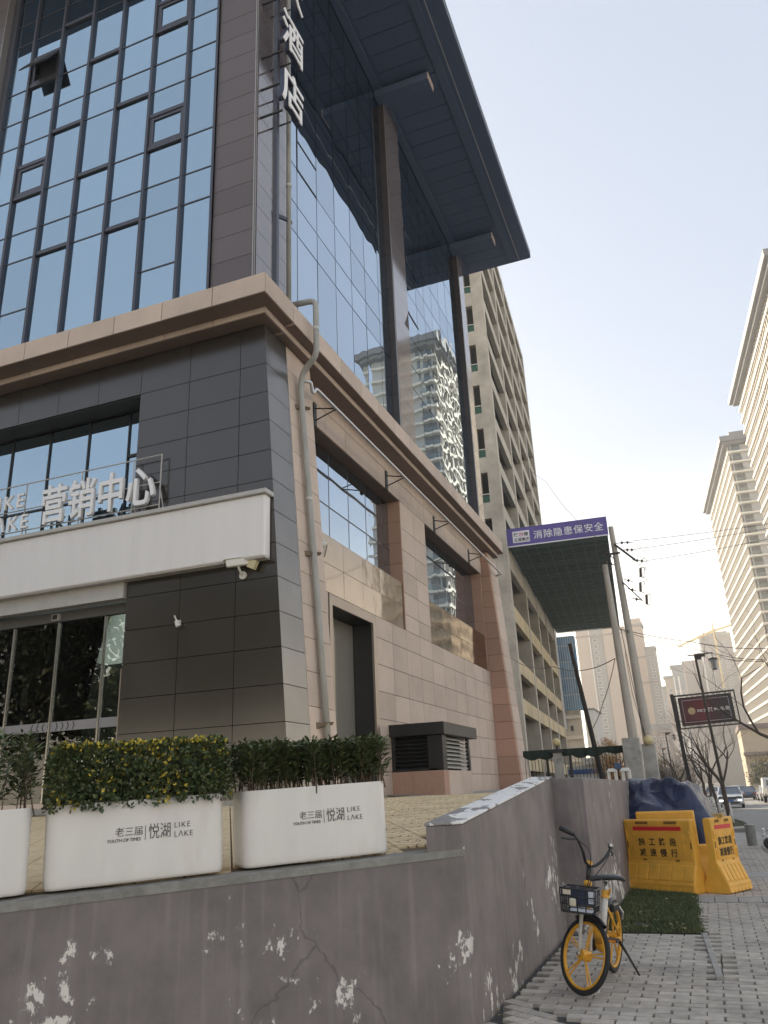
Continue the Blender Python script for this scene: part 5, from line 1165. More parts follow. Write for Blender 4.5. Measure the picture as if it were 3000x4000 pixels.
ww = thing('white_rendered_house', 'narrow white rendered house with dark stain behind the fence', 'house', (-13.6,105.8,-.7)); obj('wall', MB().box(-13.3,-12.1,104,112,-.7,10.4), mat('white_render', (.62,.61,.60), .85, nz=.15, ns=1, col2=(.2,.2,.2), c2s=1.1, c2lo=.62, c2hi=.7, stretch=(1,1,.3)), ww); obj('roof', MB().box(-13.4,-12.0,103.9,112,10.4,10.6), m_troof, ww)
lb = thing('site_office', 'low white site hut with blue trim behind the iron fence', 'hut', (-7.2,62,-.4)); obj('wall', MB().box(-9.5,-6.0,61,66,-.4,2.9), m_brk, lb); obj('roof', MB().box(-8.3,-5.9,60.8,66,2.95,3.4), m_fwhite, lb); obj('blue_trim', MB().box(-9.4,-6.9,60.93,61,2.35,2.65), mat('trim_blue', (.03,.10,.30), .6), lb)

# ------------------------------------------------------------------ iron fence, gate piers, poles and wires
m_iron = mat('iron_black', (.025,.03,.028), .6, nz=.2, ns=8); m_post = mat('pier_concrete', (.38,.37,.35), .85, nz=.25, ns=3, bump=.2, bs=30, col2=(.14,.135,.13), c2s=2.2, c2lo=.55, c2hi=.7)
m_globe = mat('globe_cream', (.62,.52,.28), .35); m_pole = mat('pole_concrete', (.48,.45,.40), .85, nz=.2, ns=1.5, bump=.15, bs=30, stretch=(2,2,.5), col2=(.24,.21,.18), c2s=1.5, c2lo=.52, c2hi=.75)
fe = thing('iron_fence', 'black iron bar fence with drooping dark netting beyond the grey wall', 'fence', (-3.5,24,.6))
obj('top_rail', MB().box(-4.95,-2.12,23.97,24.03,2.54,2.60), m_iron, fe); obj('bottom_rail', MB().box(-4.95,-2.12,23.98,24.02,.95,1.0), m_iron, fe)
for k in range(30): obj('bar', MB().tube([(-4.92+.096*k,24,.6),(-4.92+.096*k,24,2.54)], .009, 5), m_iron, fe)
for x in (-4.28,-3.62): obj('stout_bar', MB().box(x-.03,x+.03,23.97,24.03,.5,2.5), m_iron, fe)
nt_ = MB(); NN = 46
for i in range(NN+1):
    x = -4.95+2.85*i/NN; dr_ = .10+.07*abs(math.sin(i*.42))+.10*abs(math.sin(i*.145+.5)); off = .03+.02*math.sin(i*1.3)
    nt_.v += [(x,23.97-off,2.60),(x,23.955-off*1.4,2.56-dr_*.6),(x,23.96-off,2.58-dr_)]
for i in range(NN): 
    for j in range(2): a = i*3+j; nt_.f.append((a,a+1,a+4,a+3))
obj('netting', nt_, mat('dark_netting', (.02,.035,.028), .9), fe, smooth=True)
def globe_post(label, x, y, w_, zt, dy=None):
    t = thing('gate_pier', label, 'pier', (x, y, 0)); obj('pier_shaft', MB().box(x-w_/2,x+w_/2,y-w_/2,y+w_/2,-.2,zt), m_post, t, bevel=.01)
    return t
gp = globe_post('slim grey fence post topped by a cream globe lamp', -3.94,23.9,.24,2.50); obj('pier_cap', MB().box(-4.12,-3.76,23.72,24.08,2.50,2.56), m_iron, gp); obj('lamp_stem', MB().tube([(-3.94,23.9,2.56),(-3.94,23.9,2.68)], [.05,.025], 8), m_iron, gp); obj('lamp_globe', MB().ball((-3.94,23.9,2.79), .118, 16, 10), m_globe, gp, smooth=True)
g2_ = globe_post('broad grey concrete gate pier in front of the poles', -1.84,23.6,.46,2.76)
g3_ = globe_post('grey concrete gate pier behind with a cream globe lamp', -1.46,24.6,.36,2.62); obj('lamp_globe', MB().ball((-1.44,24.35,2.72), .14, 16, 10), m_globe, g3_, smooth=True)
gm = thing('turnstile', 'small white and blue entrance gate behind the iron fence', 'gate', (-2.1,21.5,1.4)); m_blue = mat('gate_blue', (.05,.10,.20), .5)
for x in (-2.33,-2.16,-1.98,-1.83): obj('gate_post', MB().box(x-.035,x+.035,21.45,21.6,1.35,1.90), m_camw, gm, bevel=.01)
for a in ((-2.36,-2.12),(-2.04,-1.80)): obj('gate_hood', MB().hexa([(a[0],21.4,1.88),(a[1],21.4,1.88),(a[1],21.65,1.88),(a[0],21.65,1.88),(a[0]+.04,21.45,1.96),(a[1]-.04,21.45,1.96),(a[1]-.04,21.6,1.96),(a[0]+.04,21.6,1.96)]), m_camw, gm)
obj('gate_screen', MB().box(-2.16,-2.0,21.42,21.46,1.94,2.08), m_blue, gm)
def pole(label, p0, p1, r0, r1, m, name='utility_pole'):
    t = thing(name, label, 'pole', p0); obj('pole_shaft', MB().tube([Vector(p0), Vector(p0).lerp(Vector(p1), .5), Vector(p1)], [r0,(r0+r1)/2,r1], 16), m, t, smooth=False)
    for f_ in (.28,.5,.66): q = Vector(p0).lerp(Vector(p1), f_); obj('pole_band', MB().tube([q-Vector((0,0,.012)), q+Vector((0,0,.012))], r0+(r1-r0)*f_+.004, 16), m, t)
    return t
pole('shorter grey concrete pole standing in front of the canopy', (-1.76,24.2,.0), (-1.927,24.2,7.9), .155, .083, m_pole)
pB = pole('taller grey concrete pole carrying insulators and wires', (-1.37,24.6,-.05), (-1.62,24.6,9.2), .165, .075, m_pole)
pole('dark leaning timber pole beyond the iron fence', (-2.93,26,1.0), (-3.51,26,5.92), .085,.06, mat('old_timber', (.045,.038,.034), .9, nz=.3, ns=6), 'timber_pole')
m_ins = mat('insulator_brown', (.05,.035,.03), .3); 
obj('crossarm', MB().hexa([(-1.58,24.45,8.55),(-1.02,24.45,7.95),(-1.02,24.52,7.95),(-1.58,24.52,8.55),(-1.58,24.45,8.63),(-1.02,24.45,8.03),(-1.02,24.52,8.03),(-1.58,24.52,8.63)]), m_steel if False else blackm, pB)
obj('crossarm', MB().box(-1.85,-1.45,24.48,24.54,8.28,8.33), blackm, pB); obj('crossarm', MB().hexa([(-1.5,24.50,7.35),(-1.0,24.50,6.7),(-1.0,24.55,6.7),(-1.5,24.55,7.35),(-1.5,24.50,7.40),(-1.0,24.50,6.75),(-1.0,24.55,6.75),(-1.5,24.55,7.40)]), blackm, pB)
def disc_string(p, q, n):
    p, q = Vector(p), Vector(q); m_ = MB().tube([p, q], .012, 6)
    for k in range(n): c = p.lerp(q, (k+1)/(n+1)); d = (q-p).normalized(); m_.tube([c-d*.03, c, c+d*.035], [.02,.062,.03], 10)
    obj('insulator', m_, m_ins, pB)
disc_string((-1.52,24.5,8.62),(-1.02,24.5,8.58),2); disc_string((-1.36,24.5,8.38),(-.96,24.5,8.32),2); disc_string((-1.12,24.5,8.02),(-.72,24.5,7.92),2); disc_string((-1.62,24.4,8.1),(-1.98,24.4,8.42),2); disc_string((-1.62,24.4,7.9),(-2.0,24.4,8.05),2)
for x, z in ((-.95,7.60),(-1.02,7.15),(-.90,6.75)):
    obj('fuse_cutout', MB().tube([(x,24.5,z-.14),(x+.03,24.5,z+.14)], .04, 8), m_ins, pB); obj('fuse_tube', MB().tube([(x+.09,24.5,z-.18),(x+.15,24.5,z+.16)], .010, 6), m_steel, pB); obj('fuse_bracket', MB().tube([(x+.03,24.5,z+.14),(x+.15,24.5,z+.16)], .010, 5), blackm, pB); obj('fuse_bracket', MB().tube([(x,24.5,z-.14),(x+.09,24.5,z-.18)], .010, 5), blackm, pB)
for x, z in ((-1.25,7.35),(-1.18,7.05),(-1.1,6.75)): disc_string((x-.2,24.5,z+.1),(x+.05,24.5,z),1)
m_wire = mat('cable_black', (.02,.02,.022), .6)
def cable(name, label, pts, r=.009, sag=0.0, own=True, parent=None):
    P = [Vector(p) for p in pts]; out = []
    for a, b in zip(P[:-1], P[1:]):
        for k in range(13): t = k/12; q = a.lerp(b, t); q.z -= sag*4*t*(1-t); out.append(q)
    o = obj(name, MB().tube(out, r, 5), m_wire, parent)
    if own: tag(o, label, 'cable', 'overhead cables')
    return o
for k in range(4): cable('jumper', '', [(-.98,24.5,8.55-.3*k),(-.7,24.5,8.35-.35*k),(-.85,24.5,7.9-.32*k),(-1.15,24.5,7.85-.35*k)], .006, .06, False, pB)
cable('overhead_cable', 'topmost of three thin cables running right from the taller pole', [(-1.02,24.5,8.62),(3.0,26,8.98),(14,30,10.1)], .008, .03)
cable('overhead_cable', 'middle one of three thin cables running right from the taller pole', [(-.96,24.5,8.35),(2.98,26,8.84),(14,30,9.95)], .008, .03)
cable('overhead_cable', 'lowest of three thin cables running right from the taller pole', [(-.72,24.5,7.94),(2.9,26,8.50),(14,30,9.7)], .008, .03)
cable('overhead_cable', 'upper of two cables sagging from the poles over the street lamp', [(-1.85,24.2,5.95),(.16,26,5.60),(1.9,27,5.36),(8,30,5.3)], .011, .05)
cable('overhead_cable', 'lower of two cables sagging from the poles over the street lamp', [(-1.85,24.2,5.93),(.16,26,5.40),(1.9,27,5.02),(8,30,4.7)], .009, .06)
cable('overhead_cable', 'slack doubled cable between the shorter pole and the concrete building', [(-8.6,41,8.0),(-4.75,30,5.8),(-2.0,24.1,5.05)], .013, .25)
cable('overhead_cable', 'cable drooping from the leaning timber pole up to the shorter pole', [(-2.0,24.1,5.05),(-2.6,25,3.9),(-3.2,26,3.15)], .011, .08)
cable('overhead_cable', 'loose black cable hanging down between the two concrete poles', [(-1.72,24.1,5.9),(-1.62,24.1,4.4),(-1.50,24.3,2.7)], .010, .0)
cable('overhead_cable', 'cable hanging beside the taller pole down to the globe lamp pier', [(-1.70,24.15,5.2),(-1.66,24.1,4.0),(-1.47,24.3,2.75)], .008, .0)
cable('overhead_cable', 'thin cable crossing in front of the upper concrete frame', [(-9.3,50,24.0),(-5.6,40,17.0),(-2.0,25,8.9)], .010, .3)

# ------------------------------------------------------------------ street lamps and the billboard
m_lampi = mat('lamp_brown', (.035,.028,.025), .55); m_lampg = mat('lantern_glass', (.40,.41,.40), .35)
def street_lamp(label, base, lean, hgt, k=1.0, arms=1):
    t = thing('street_lamp', label, 'lamp', base, (0, lean, 0), 'lantern street lamps')
    obj('post', MB().tube([(0,0,-.2),(0,0,hgt)], [.075*k,.05*k], 10), m_lampi, t, world=False); obj('post_base', MB().tube([(0,0,-.2),(0,0,.9),(0,0,.95)], [.11*k,.10*k,.08*k], 10), m_lampi, t, world=False)
    obj('arm', MB().box(-.32*k,.75*k,-.03*k,.03*k,hgt,hgt+.045*k), m_lampi, t, world=False); obj('arm_brace', MB().box(-.02*k,.42*k,-.028*k,.028*k,hgt-.10*k,hgt), m_lampi, t, world=False); obj('arm_brace', MB().box(-.02*k,.24*k,-.027*k,.027*k,hgt-.2*k,hgt-.10*k), m_lampi, t, world=False)
    x = .70*k; z = hgt-.18*k
    obj('lantern_hook', MB().tube([(x,0,hgt),(x,0,z)], .014*k, 6), m_lampi, t, world=False)
    obj('lantern_roof', MB().tube([(x,0,z-.10*k),(x,0,z-.06*k),(x,0,z)], [.27*k,.25*k,.04*k], 4), m_lampi, t, world=False)
    obj('lantern_glass', MB().tube([(x,0,z-.50*k),(x,0,z-.10*k)], [.12*k,.21*k], 4), m_lampg, t, world=False)
    for q in range(4):
        a = R(90*q); s_ = MB()
        u = Vector((x,0,z-.5*k)).orthogonal()
        obj('lantern_bar', MB().tube([(x+.125*k*math.cos(a),.125*k*math.sin(a),z-.5*k),(x+.215*k*math.cos(a),.215*k*math.sin(a),z-.1*k)], .012*k, 4), m_lampi, t, world=False)
    obj('lantern_foot', MB().tube([(x,0,z-.54*k),(x,0,z-.5*k)], .13*k, 4), m_lampi, t, world=False)
street_lamp('tall brown lantern street lamp standing in front of the billboard', (.56,38,gz(38)), R(-2.2), 7.0)
street_lamp('smaller lantern street lamp down the street, left of the billboard post', (-3.0,82,gz(82)), R(-1.5), 6.4, 1.0)
street_lamp('thin lantern street lamp furthest down the street by the beige tower', (-4.75,110,gz(110)), R(-1.5), 6.2, 1.0)
bb_ = thing('billboard', 'dark red billboard in an ornate black frame on one post', 'billboard', (-.95,42,gz(42)))
m_bbk = mat('billboard_black', (.02,.02,.021), .5)
def bbm():
    m = bpy.data.materials.new('billboard_print'); m.use_nodes = True; nt = m.node_tree; N = nt.nodes; L = nt.links; b = N['Principled BSDF']; b.inputs['Roughness'].default_value = .4
    tc = N.new('ShaderNodeTexCoord'); sp_ = N.new('ShaderNodeSeparateXYZ'); L.new(tc.outputs['Object'], sp_.inputs[0])
    cr_ = N.new('ShaderNodeMapRange'); cr_.inputs[1].default_value = -1.1; cr_.inputs[2].default_value = 1.1; L.new(sp_.outputs[0], cr_.inputs[0])
    ra = N.new('ShaderNodeValToRGB'); e = ra.color_ramp.elements; e[0].position = 0; e[0].color = (.075,.012,.018,1); e[1].position = 1; e[1].color = (.022,.026,.034,1); q = e.new(.42); q.color = (.14,.014,.022,1); q = e.new(.68); q.color = (.05,.02,.028,1)
    L.new(cr_.outputs[0], ra.inputs[0]); L.new(ra.outputs[0], b.inputs['Base Color']); return m
BT = R(1.6); bo_ = (0.42,42,4.76)
def bloc(mb): return mb.xf(Matrix.Translation(bo_) @ Matrix.Rotation(-BT, 4, 'Y'))
obj('post', MB().tube([(-.78,42,gz(42)-.2),(-1.06,42,5.60)], [.13,.12], 4), m_bbk, bb_)
for a in ((-1.42,1.40,.74,.81),(-1.42,1.40,-.81,-.75)): obj('outer_frame', bloc(MB().box(a[0],a[1],-.05,.05,a[2],a[3])), m_bbk, bb_)
obj('outer_frame', bloc(MB().box(1.34,1.40,-.05,.05,-.75,.74)), m_bbk, bb_); obj('outer_frame', bloc(MB().box(-1.36,-1.30,-.05,.05,-.75,.74)), m_bbk, bb_)
scr = link('screen', MB().box(-1.16,1.16,-.06,.04,-.60,.60).mesh('screen', bbm()), bb_); scr.location = Vector(bo_)-bb_.location; scr.rotation_euler = (0,-BT,0)
for a in ((-1.18,1.18,.60,.66),(-1.18,1.18,-.66,-.60)): obj('screen_frame', bloc(MB().box(a[0],a[1],-.07,.05,a[2],a[3])), m_bbk, bb_)
for a in ((-1.22,-1.16),(1.16,1.22)): obj('screen_frame', bloc(MB().box(a[0],a[1],-.07,.05,-.66,.66)), m_bbk, bb_)
m_gl = mat('print_grey', (.30,.29,.30), .6); m_gold2 = mat('print_gold', (.50,.38,.20), .5)
for a in ((-1.06,1.06,.50,.53),(-1.06,1.06,-.53,-.50)): obj('print_border', bloc(MB().box(a[0],a[1],-.066,-.06,a[2],a[3])), m_gl, bb_)
for a in ((-1.06,-1.035),(1.035,1.06)): obj('print_border', bloc(MB().box(a[0],a[1],-.066,-.06,-.5,.5)), m_gl, bb_)
obj('seal_mark', bloc(MB().tube([(-.68,-.066,.0),(-.68,-.06,.0)], .17, 20)), m_gold2, bb_)
def btx(s, x, z, size, m): 
    o = text('lettering', s, m, Vector(bo_)+Vector((x,-.068,z+x*math.tan(BT))), (math.cos(BT),0,math.sin(BT)), (-math.sin(BT),0,math.cos(BT)), size, bb_, bold=.004, ext=.002)
btx('文化', -.44,-.06,.13,m_camw); btx('大興', -.16,-.09,.22,m_camw); btx('·', .27,-.05,.2,m_camw); btx('魅力', .34,-.06,.13,m_camw); btx('未央', .60,-.09,.22,m_camw)
for k in range(10):       # fretwork between the frames
    x = -1.1+.245*k
    for z in (.70,-.70): obj('fret', bloc(MB().box(x,x+.16,-.02,.02,z-.028,z-.018).box(x,x+.16,-.02,.02,z+.018,z+.028).box(x+.03,x+.04,-.02,.02,z-.018,z+.018).box(x+.11,x+.12,-.02,.02,z-.018,z+.018)), m_bbk, bb_)
for k in range(5):
    z = -.5+.22*k
    for x in (1.28,-1.26): obj('fret', bloc(MB().box(x-.02,x-.012,-.02,.02,z,z+.15).box(x+.012,x+.02,-.02,.02,z,z+.15).box(x-.012,x+.012,-.02,.02,z+.03,z+.04)), m_bbk, bb_)

# ------------------------------------------------------------------ bare winter trees and shrubs
m_bark = mat('bark', (.085,.068,.055), .9, nz=.3, ns=12, bump=.4, bs=40); m_lime = mat('limewash', (.50,.49,.47), .85, nz=.15, ns=12); m_bark2 = mat('shrub_twig', (.075,.055,.045), .9, nz=.3, ns=10)
def bare_tree(label, base, hgt, seed, spread=1.0, r0=.075, lean=(0,0), white=.68, depth=5, group='bare trees with whitewashed trunks', fork=.36, first=3):
    rg = random.Random(seed); t = thing('bare_tree', label, 'tree', base, group=group)
    tr, br = MB(), MB()
    def grow(p, d, l, r, lev, mb):
        n = 4; pts = [p]; q = p; dd = d.copy()
        for k in range(n):
            j_ = .03 if lev == 0 else .13; dd = (dd + Vector((rg.gauss(0,j_),rg.gauss(0,j_),rg.gauss(.04,.08) if lev else 0))).normalized(); q = q+dd*(l/n); pts.append(q)
        re = r*(.62 if lev else .75); mb.tube(pts, [r+(re-r)*k/n for k in range(n+1)], 8 if lev == 0 else (6 if lev < 3 else 4), False)
        if lev >= depth: return
        for k in range(first if lev == 0 else rg.choice((2,2,3))):
            a = rg.uniform(0,6.28); ang = rg.uniform(.35,.75)*spread
            u = dd.orthogonal().normalized(); v = dd.cross(u); nd = (dd*math.cos(ang)+(u*math.cos(a)+v*math.sin(a))*math.sin(ang)).normalized()
            i = n if k == 0 else rg.choice((n,n-1,n-1,n-2)) if lev else n
            grow(pts[i], nd, l*rg.uniform(.62,.86) if lev else hgt*rg.uniform(.24,.32), re*rg.uniform(.62,.85), lev+1, br)
    grow(Vector((0,0,-.1)), Vector((lean[0],lean[1],1)).normalized(), hgt*fork, r0, 0, tr)
    obj('trunk', tr, m_bark, t, smooth=True, world=False); obj('branches', br, m_bark, t, smooth=True, world=False)
    if white:
        d = Vector((lean[0],lean[1],1)).normalized(); obj('limewash', MB().tube([Vector((0,0,-.1)), d*white], [r0*1.12,r0*1.06], 10), m_lime, t, smooth=True, world=False)
    return t
bare_tree('bare tree with whitewashed foot, leftmost of the trunk cluster', (-.27,48.8,gz(48.8)), 5.0, 3, r0=.095, lean=(-.03,0), white=.95, fork=.36, depth=6, spread=.85)
bare_tree('bare tree with whitewashed foot, second in the trunk cluster', (.0,49.6,gz(49.6)), 5.2, 8, r0=.09, lean=(-.06,0), white=.95, fork=.36, depth=6, spread=.85)
bare_tree('bare tree with whitewashed foot, third in the trunk cluster', (.30,46.3,gz(46.3)), 4.8, 12, r0=.09, lean=(-.10,0), white=.85, fork=.36, depth=6, spread=.85)
bare_tree('nearest bare tree with whitewashed foot, in front of the white car', (.58,37.6,gz(37.6)), 4.6, 5, r0=.115, lean=(-.05,0), white=.82, spread=.95, fork=.36, depth=6)
bare_tree('bare tree reaching into the picture from the right edge', (3.5,28.0,gz(28)), 7.2, 17, r0=.13, lean=(-.22,0), white=0, spread=1.25, depth=6, fork=.26, first=4, group='bare trees along the far pavement')
bare_tree('slender bare tree behind the tarpaulin heap', (-1.5,44,gz(44)), 4.4, 23, r0=.07, white=0, group='bare trees along the near pavement')
def bare_shrub(label, base, hgt, wid, seed, n=46):
    rg = random.Random(seed); t = thing('bare_shrub', label, 'shrub', base, group='bare shrubs along the pavement'); mb = MB()
    for k in range(n):
        a = rg.uniform(0,6.28); p = Vector((rg.gauss(0,wid*.18),rg.gauss(0,wid*.18),0)); d = Vector((math.cos(a)*rg.uniform(.1,.7),math.sin(a)*rg.uniform(.1,.7),1)).normalized(); l = hgt*rg.uniform(.55,1.05); pts = [p]
        for q in range(4): d = (d+Vector((rg.gauss(0,.15),rg.gauss(0,.15),rg.gauss(0,.1)))).normalized(); pts.append(pts[-1]+d*l/4)
        mb.tube(pts, [.014,.012,.009,.006,.003], 4, False)
        for q in range(7):
            i = rg.randint(1,4); d2 = (d+rv()*.9).normalized(); p0 = pts[i]; p1 = p0+d2*l*rg.uniform(.12,.3); mb.tube([p0,p1], [.006,.002], 3, False)
            for z in range(2): mb.tube([p0.lerp(p1,.6), p0.lerp(p1,.6)+(d2+rv()*.8).normalized()*l*.12], [.004,.002], 3, False)
    obj('twigs', mb, m_bark2, t, world=False); return t
for k, (x, y, h_, w_, lb_) in enumerate(((-2.6,40,2.1,2.0,'dense bare shrub just right of the concrete poles'),(-2.0,44,2.7,2.2,'tall bare shrub behind the blue tarpaulin'),(-1.2,47,2.9,2.2,'bare shrub beside the billboard post foot'),(-3.2,55,3.0,2.6,'bare shrub further back left of the billboard post'),(-2.2,62,3.2,2.8,'bare shrub furthest back below the far lamps'),(-.8,41,1.5,1.4,'low bare shrub right behind the tarpaulin heap'))): bare_shrub(lb_, (x,y,gz(y)), h_, w_, 40+k, 60)
def leafy(label, base, hgt, wid, cols, seed, n=2600, name='autumn_tree', cat='tree', ls=.10):
    rg = random.Random(seed); t = thing(name, label, cat, base); tr = MB().tube([(0,0,-.1),(0.05,0,hgt*.5),(0,.05,hgt*.85)], [.09,.06,.02], 7)
    for k in range(14): a = rg.uniform(0,6.28); z = hgt*rg.uniform(.3,.7); tr.tube([(0,0,z),(math.cos(a)*wid*.3,math.sin(a)*wid*.3,z+hgt*.12),(math.cos(a)*wid*.42,math.sin(a)*wid*.42,z+hgt*.25)], [.03,.018,.006], 4)
    obj('trunk', tr, m_bark, t, world=False); mbs = [MB() for _ in cols]
    cl = [(Vector((rg.gauss(0,.26)*wid, rg.gauss(0,.26)*wid, hgt*rg.uniform(.38,.95))), rg.uniform(.12,.24)*wid) for _ in range(26)]
    for k in range(n): c, r_ = rg.choice(cl); p = c+Vector((rg.gauss(0,.5),rg.gauss(0,.5),rg.gauss(0,.45)))*r_; leaf(rg.choice(mbs), p, rv(), rv(), ls*rg.uniform(.7,1.3), ls*.3)
    for m_, c_ in zip(mbs, cols): obj('foliage', m_, c_, t, world=False)
    return t
m_or = mat('leaf_orange', (.42,.20,.07), .7, nz=.3, ns=3); m_ol = mat('leaf_tan', (.34,.27,.12), .7, nz=.3, ns=3); m_dk = mat('leaf_dark', (.04,.055,.03), .6, nz=.3, ns=3)
leafy('orange-leaved tree behind the iron fence', (-4.5,46,gz(46)), 4.2, 1.6, (m_or, m_or, m_ol), 61)
leafy('tan-leaved tree behind the fence, left of the orange one', (-6.4,58,gz(58)), 4.6, 2.4, (m_ol, m_ol, m_or), 62)
leafy('low yellowish tree beyond the gate pier beside the far lamps', (-3.9,78,gz(78)), 4.0, 2.4, (m_ol, m_dk), 63)
leafy('dark evergreen on the far side of the street', (6.5,112,gz(112)-.1), 4.6, 4.2, (m_dk, m_dk, m_ol), 64, 3000, ls=.2)
for k, (x, y, h_, w_, lb_) in enumerate(((-25,-5,12.5,7.5,'broad evergreen street tree behind the camera, mirrored in the entrance glass'),(-18.5,-6,12,7.0,'evergreen street tree behind the camera, second from the left end'),(-12.5,-8,11.5,6.5,'evergreen street tree behind the camera, furthest right'),(-32,-7,12.5,8,'evergreen street tree behind the camera, furthest left'))): leafy(lb_, (x,y,0), h_, w_, (m_dk, m_dk, m_leafo), 80+k, 6500, 'evergreen_tree', ls=.42)
# verge round the tree cluster
vg = MB(); pts = [(.50,33.9),(1.26,34.6),(1.10,39),(.62,44.6),(-.35,60),(-1.3,60),(-.75,46),(.2,36)]
vg.prism([(x,y,gz(y)-.05) for x, y in pts], (0,0,.075)); tag(obj('verge_bed', vg, m_soil), kind='structure', label='soil verge round the tree trunks')
kv = MB()
for a, b in zip(pts, pts[1:]+pts[:1]): kv.tube([(a[0],a[1],gz(a[1])+.0),(b[0],b[1],gz(b[1])+.0)], .06, 4)
tag(obj('verge_kerb', kv, m_kerb), kind='structure', label='pale kerb round the tree verge')
def inpoly(x, y):
    c = False; j = len(pts)-1
    for i in range(len(pts)):
        xi, yi = pts[i]; xj, yj = pts[j]
        if (yi > y) != (yj > y) and x < (xj-xi)*(y-yi)/(yj-yi)+xi: c = not c
        j = i
    return c
grass_patch('verge_grass', inpoly, -1.3, 1.3, 33.9, 60, 9000, 'thin green grass on the verge round the tree trunks', .07)

# ------------------------------------------------------------------ traffic
m_cwhite = mat('car_white', (.72,.73,.75), .22, coat=.6); m_cdark = mat('car_dark', (.035,.045,.06), .2, coat=.8); m_cglass = mat('car_glass', (.10,.13,.17), .06, spec=.9, coat=.5); m_ctyre = m_tyre; m_chrome = mat('car_trim', (.05,.05,.055), .35)
m_headl = emit('headlight_lit', (1.0,.97,.9), 3.0); m_tail = mat('tail_red', (.45,.02,.02), .3); m_plate = mat('plate_blue', (.05,.16,.42), .5); m_silver = mat('wheel_silver', (.45,.45,.46), .35, metal=.7)
def car(label, pos, ang, m, L_=4.4, W_=1.82, Hh=1.55, lit=False, suv=True):
    t = thing('car', label, 'car', (pos[0], pos[1], gz(pos[1])-.12), (0,0,ang), 'cars on the street')
    # side profile (x forward), widths taper towards roof
    hood = .98 if suv else .88
    prof = [(L_/2,.38),(L_/2+.03,.62),(L_/2-.08,hood-.16),(L_/2-.95,hood+.02),(-L_/2+.55,hood+.05),(-L_/2+.02,hood-.02),(-L_/2,.55),(-L_/2+.05,.36),(-L_/2+.4,.26),(L_/2-.3,.26)]
    mb = MB(); n = len(prof); secs = ((-W_/2+.06,.92),(-W_/2,.99),(W_/2,.99),(W_/2-.06,.92))
    ys = [-W_/2+.10,-W_/2,W_/2,W_/2-.10]
    for k, y in enumerate((-W_/2+.09,-W_/2,W_/2,W_/2-.09)):
        ins = .05 if k in (0,3) else 0
        mb.v += [(x*(1-ins*.5), y, z+(ins*.3 if z > .6 else 0)) for x, z in prof]
    for k in range(3): mb.f += [(k*n+i, k*n+(i+1)%n, (k+1)*n+(i+1)%n, (k+1)*n+i) for i in range(n)]
    mb.f += [tuple(range(n)), tuple(range(3*n,4*n))[::-1]]
    obj('body', mb, m, t, bevel=.04, world=False, smooth=False)
    x0, x1, x2, x3 = -L_/2+.12, -L_/2+.55, L_/2-1.75, L_/2-.95; wl, wt = W_/2-.06, W_/2-.24
    if not suv: x0, x1 = -L_/2+.55, -L_/2+1.15
    cb = MB().hexa([(x0,-wl,hood),(x3,-wl,hood),(x3,wl,hood),(x0,wl,hood),(x1,-wt,Hh-.05),(x2,-wt,Hh-.05),(x2,wt,Hh-.05),(x1,wt,Hh-.05)]); obj('windows', cb, m_cglass, t, bevel=.03, world=False)
    obj('roof', MB().box(x1-.03,x2+.05,-wt-.01,wt+.01,Hh-.06,Hh), m, t, bevel=.025, world=False)
    for s_ in (1,-1):
        for xa, xb_, nm in ((x3,x2,'a_pillar'),(x0,x1,'c_pillar')): obj(nm, MB().tube([(xa,s_*wl,hood),(xb_,s_*wt,Hh-.04)], .045, 6), m, t, world=False)
        obj('mirror', MB().box(x3-.35,x3-.22,s_*(W_/2-.02)-.08,s_*(W_/2-.02)+.08+.03*s_,hood+.02,hood+.17), m, t, bevel=.02, world=False)
        obj('headlight', MB().box(L_/2-.22,L_/2+.012,s_*(W_/2-.30)-.2,s_*(W_/2-.30)+.2,hood-.27,hood-.13), m_chrome if not lit else m_chrome, t, bevel=.03, world=False)
        if lit: obj('fog_lamp', MB().box(L_/2-.1,L_/2+.045,s_*(W_/2-.26)-.13,s_*(W_/2-.26)+.13,.54,.60), m_headl, t, bevel=.015, world=False)
        obj('tail_light', MB().box(-L_/2-.012,-L_/2+.1,s_*(W_/2-.22)-.18,s_*(W_/2-.22)+.18,hood-.22,hood-.08), m_tail, t, bevel=.02, world=False)
        for x in (L_/2-.82,-L_/2+.80):
            w_ = obj('wheel', MB().tube([(x,s_*(W_/2-.20),.33),(x,s_*(W_/2+.005),.33)], .33, 20), m_ctyre, t, world=False); obj('wheel_rim', MB().tube([(x,s_*(W_/2+.005),.33),(x,s_*(W_/2+.012),.33)], .21, 14), m_silver, w_, world=False)
    obj('grille', MB().box(L_/2-.05,L_/2+.035,-.42,.42,.60,hood-.15), m_chrome, t, bevel=.03, world=False); obj('lower_grille', MB().box(L_/2-.1,L_/2+.03,-.62,.62,.36,.48), m_chrome, t, bevel=.02, world=False)
    for x in (L_/2+.045,-L_/2-.035): obj('number_plate', MB().box(x-.012,x+.012,-.22,.22,.50 if x > 0 else .62,.64 if x > 0 else .76), m_plate, t, world=False)
    obj('bumper', MB().box(-L_/2-.02,-L_/2+.15,-W_/2+.15,W_/2-.15,.34,.52), m_chrome, t, bevel=.03, world=False)
    return t
car('white car driving towards the camera with its lower lamps lit', (1.30,70), R(-90-1.5), m_cwhite, lit=True)
car('dark car seen from behind on the right lane', (3.72,103), R(90+3.5), m_cdark, suv=False, Hh=1.46)
car('white car ahead of the dark car, mostly hidden by it', (3.35,121), R(90+3.5), m_cwhite, Hh=1.6)
car('white car parked at the far kerb near the truck', (5.35,94), R(90+3.5), m_cwhite, suv=False, Hh=1.5)
car('distant white car with red tail lamps left of the oncoming car', (.05,118), R(90+3.5), m_cwhite)
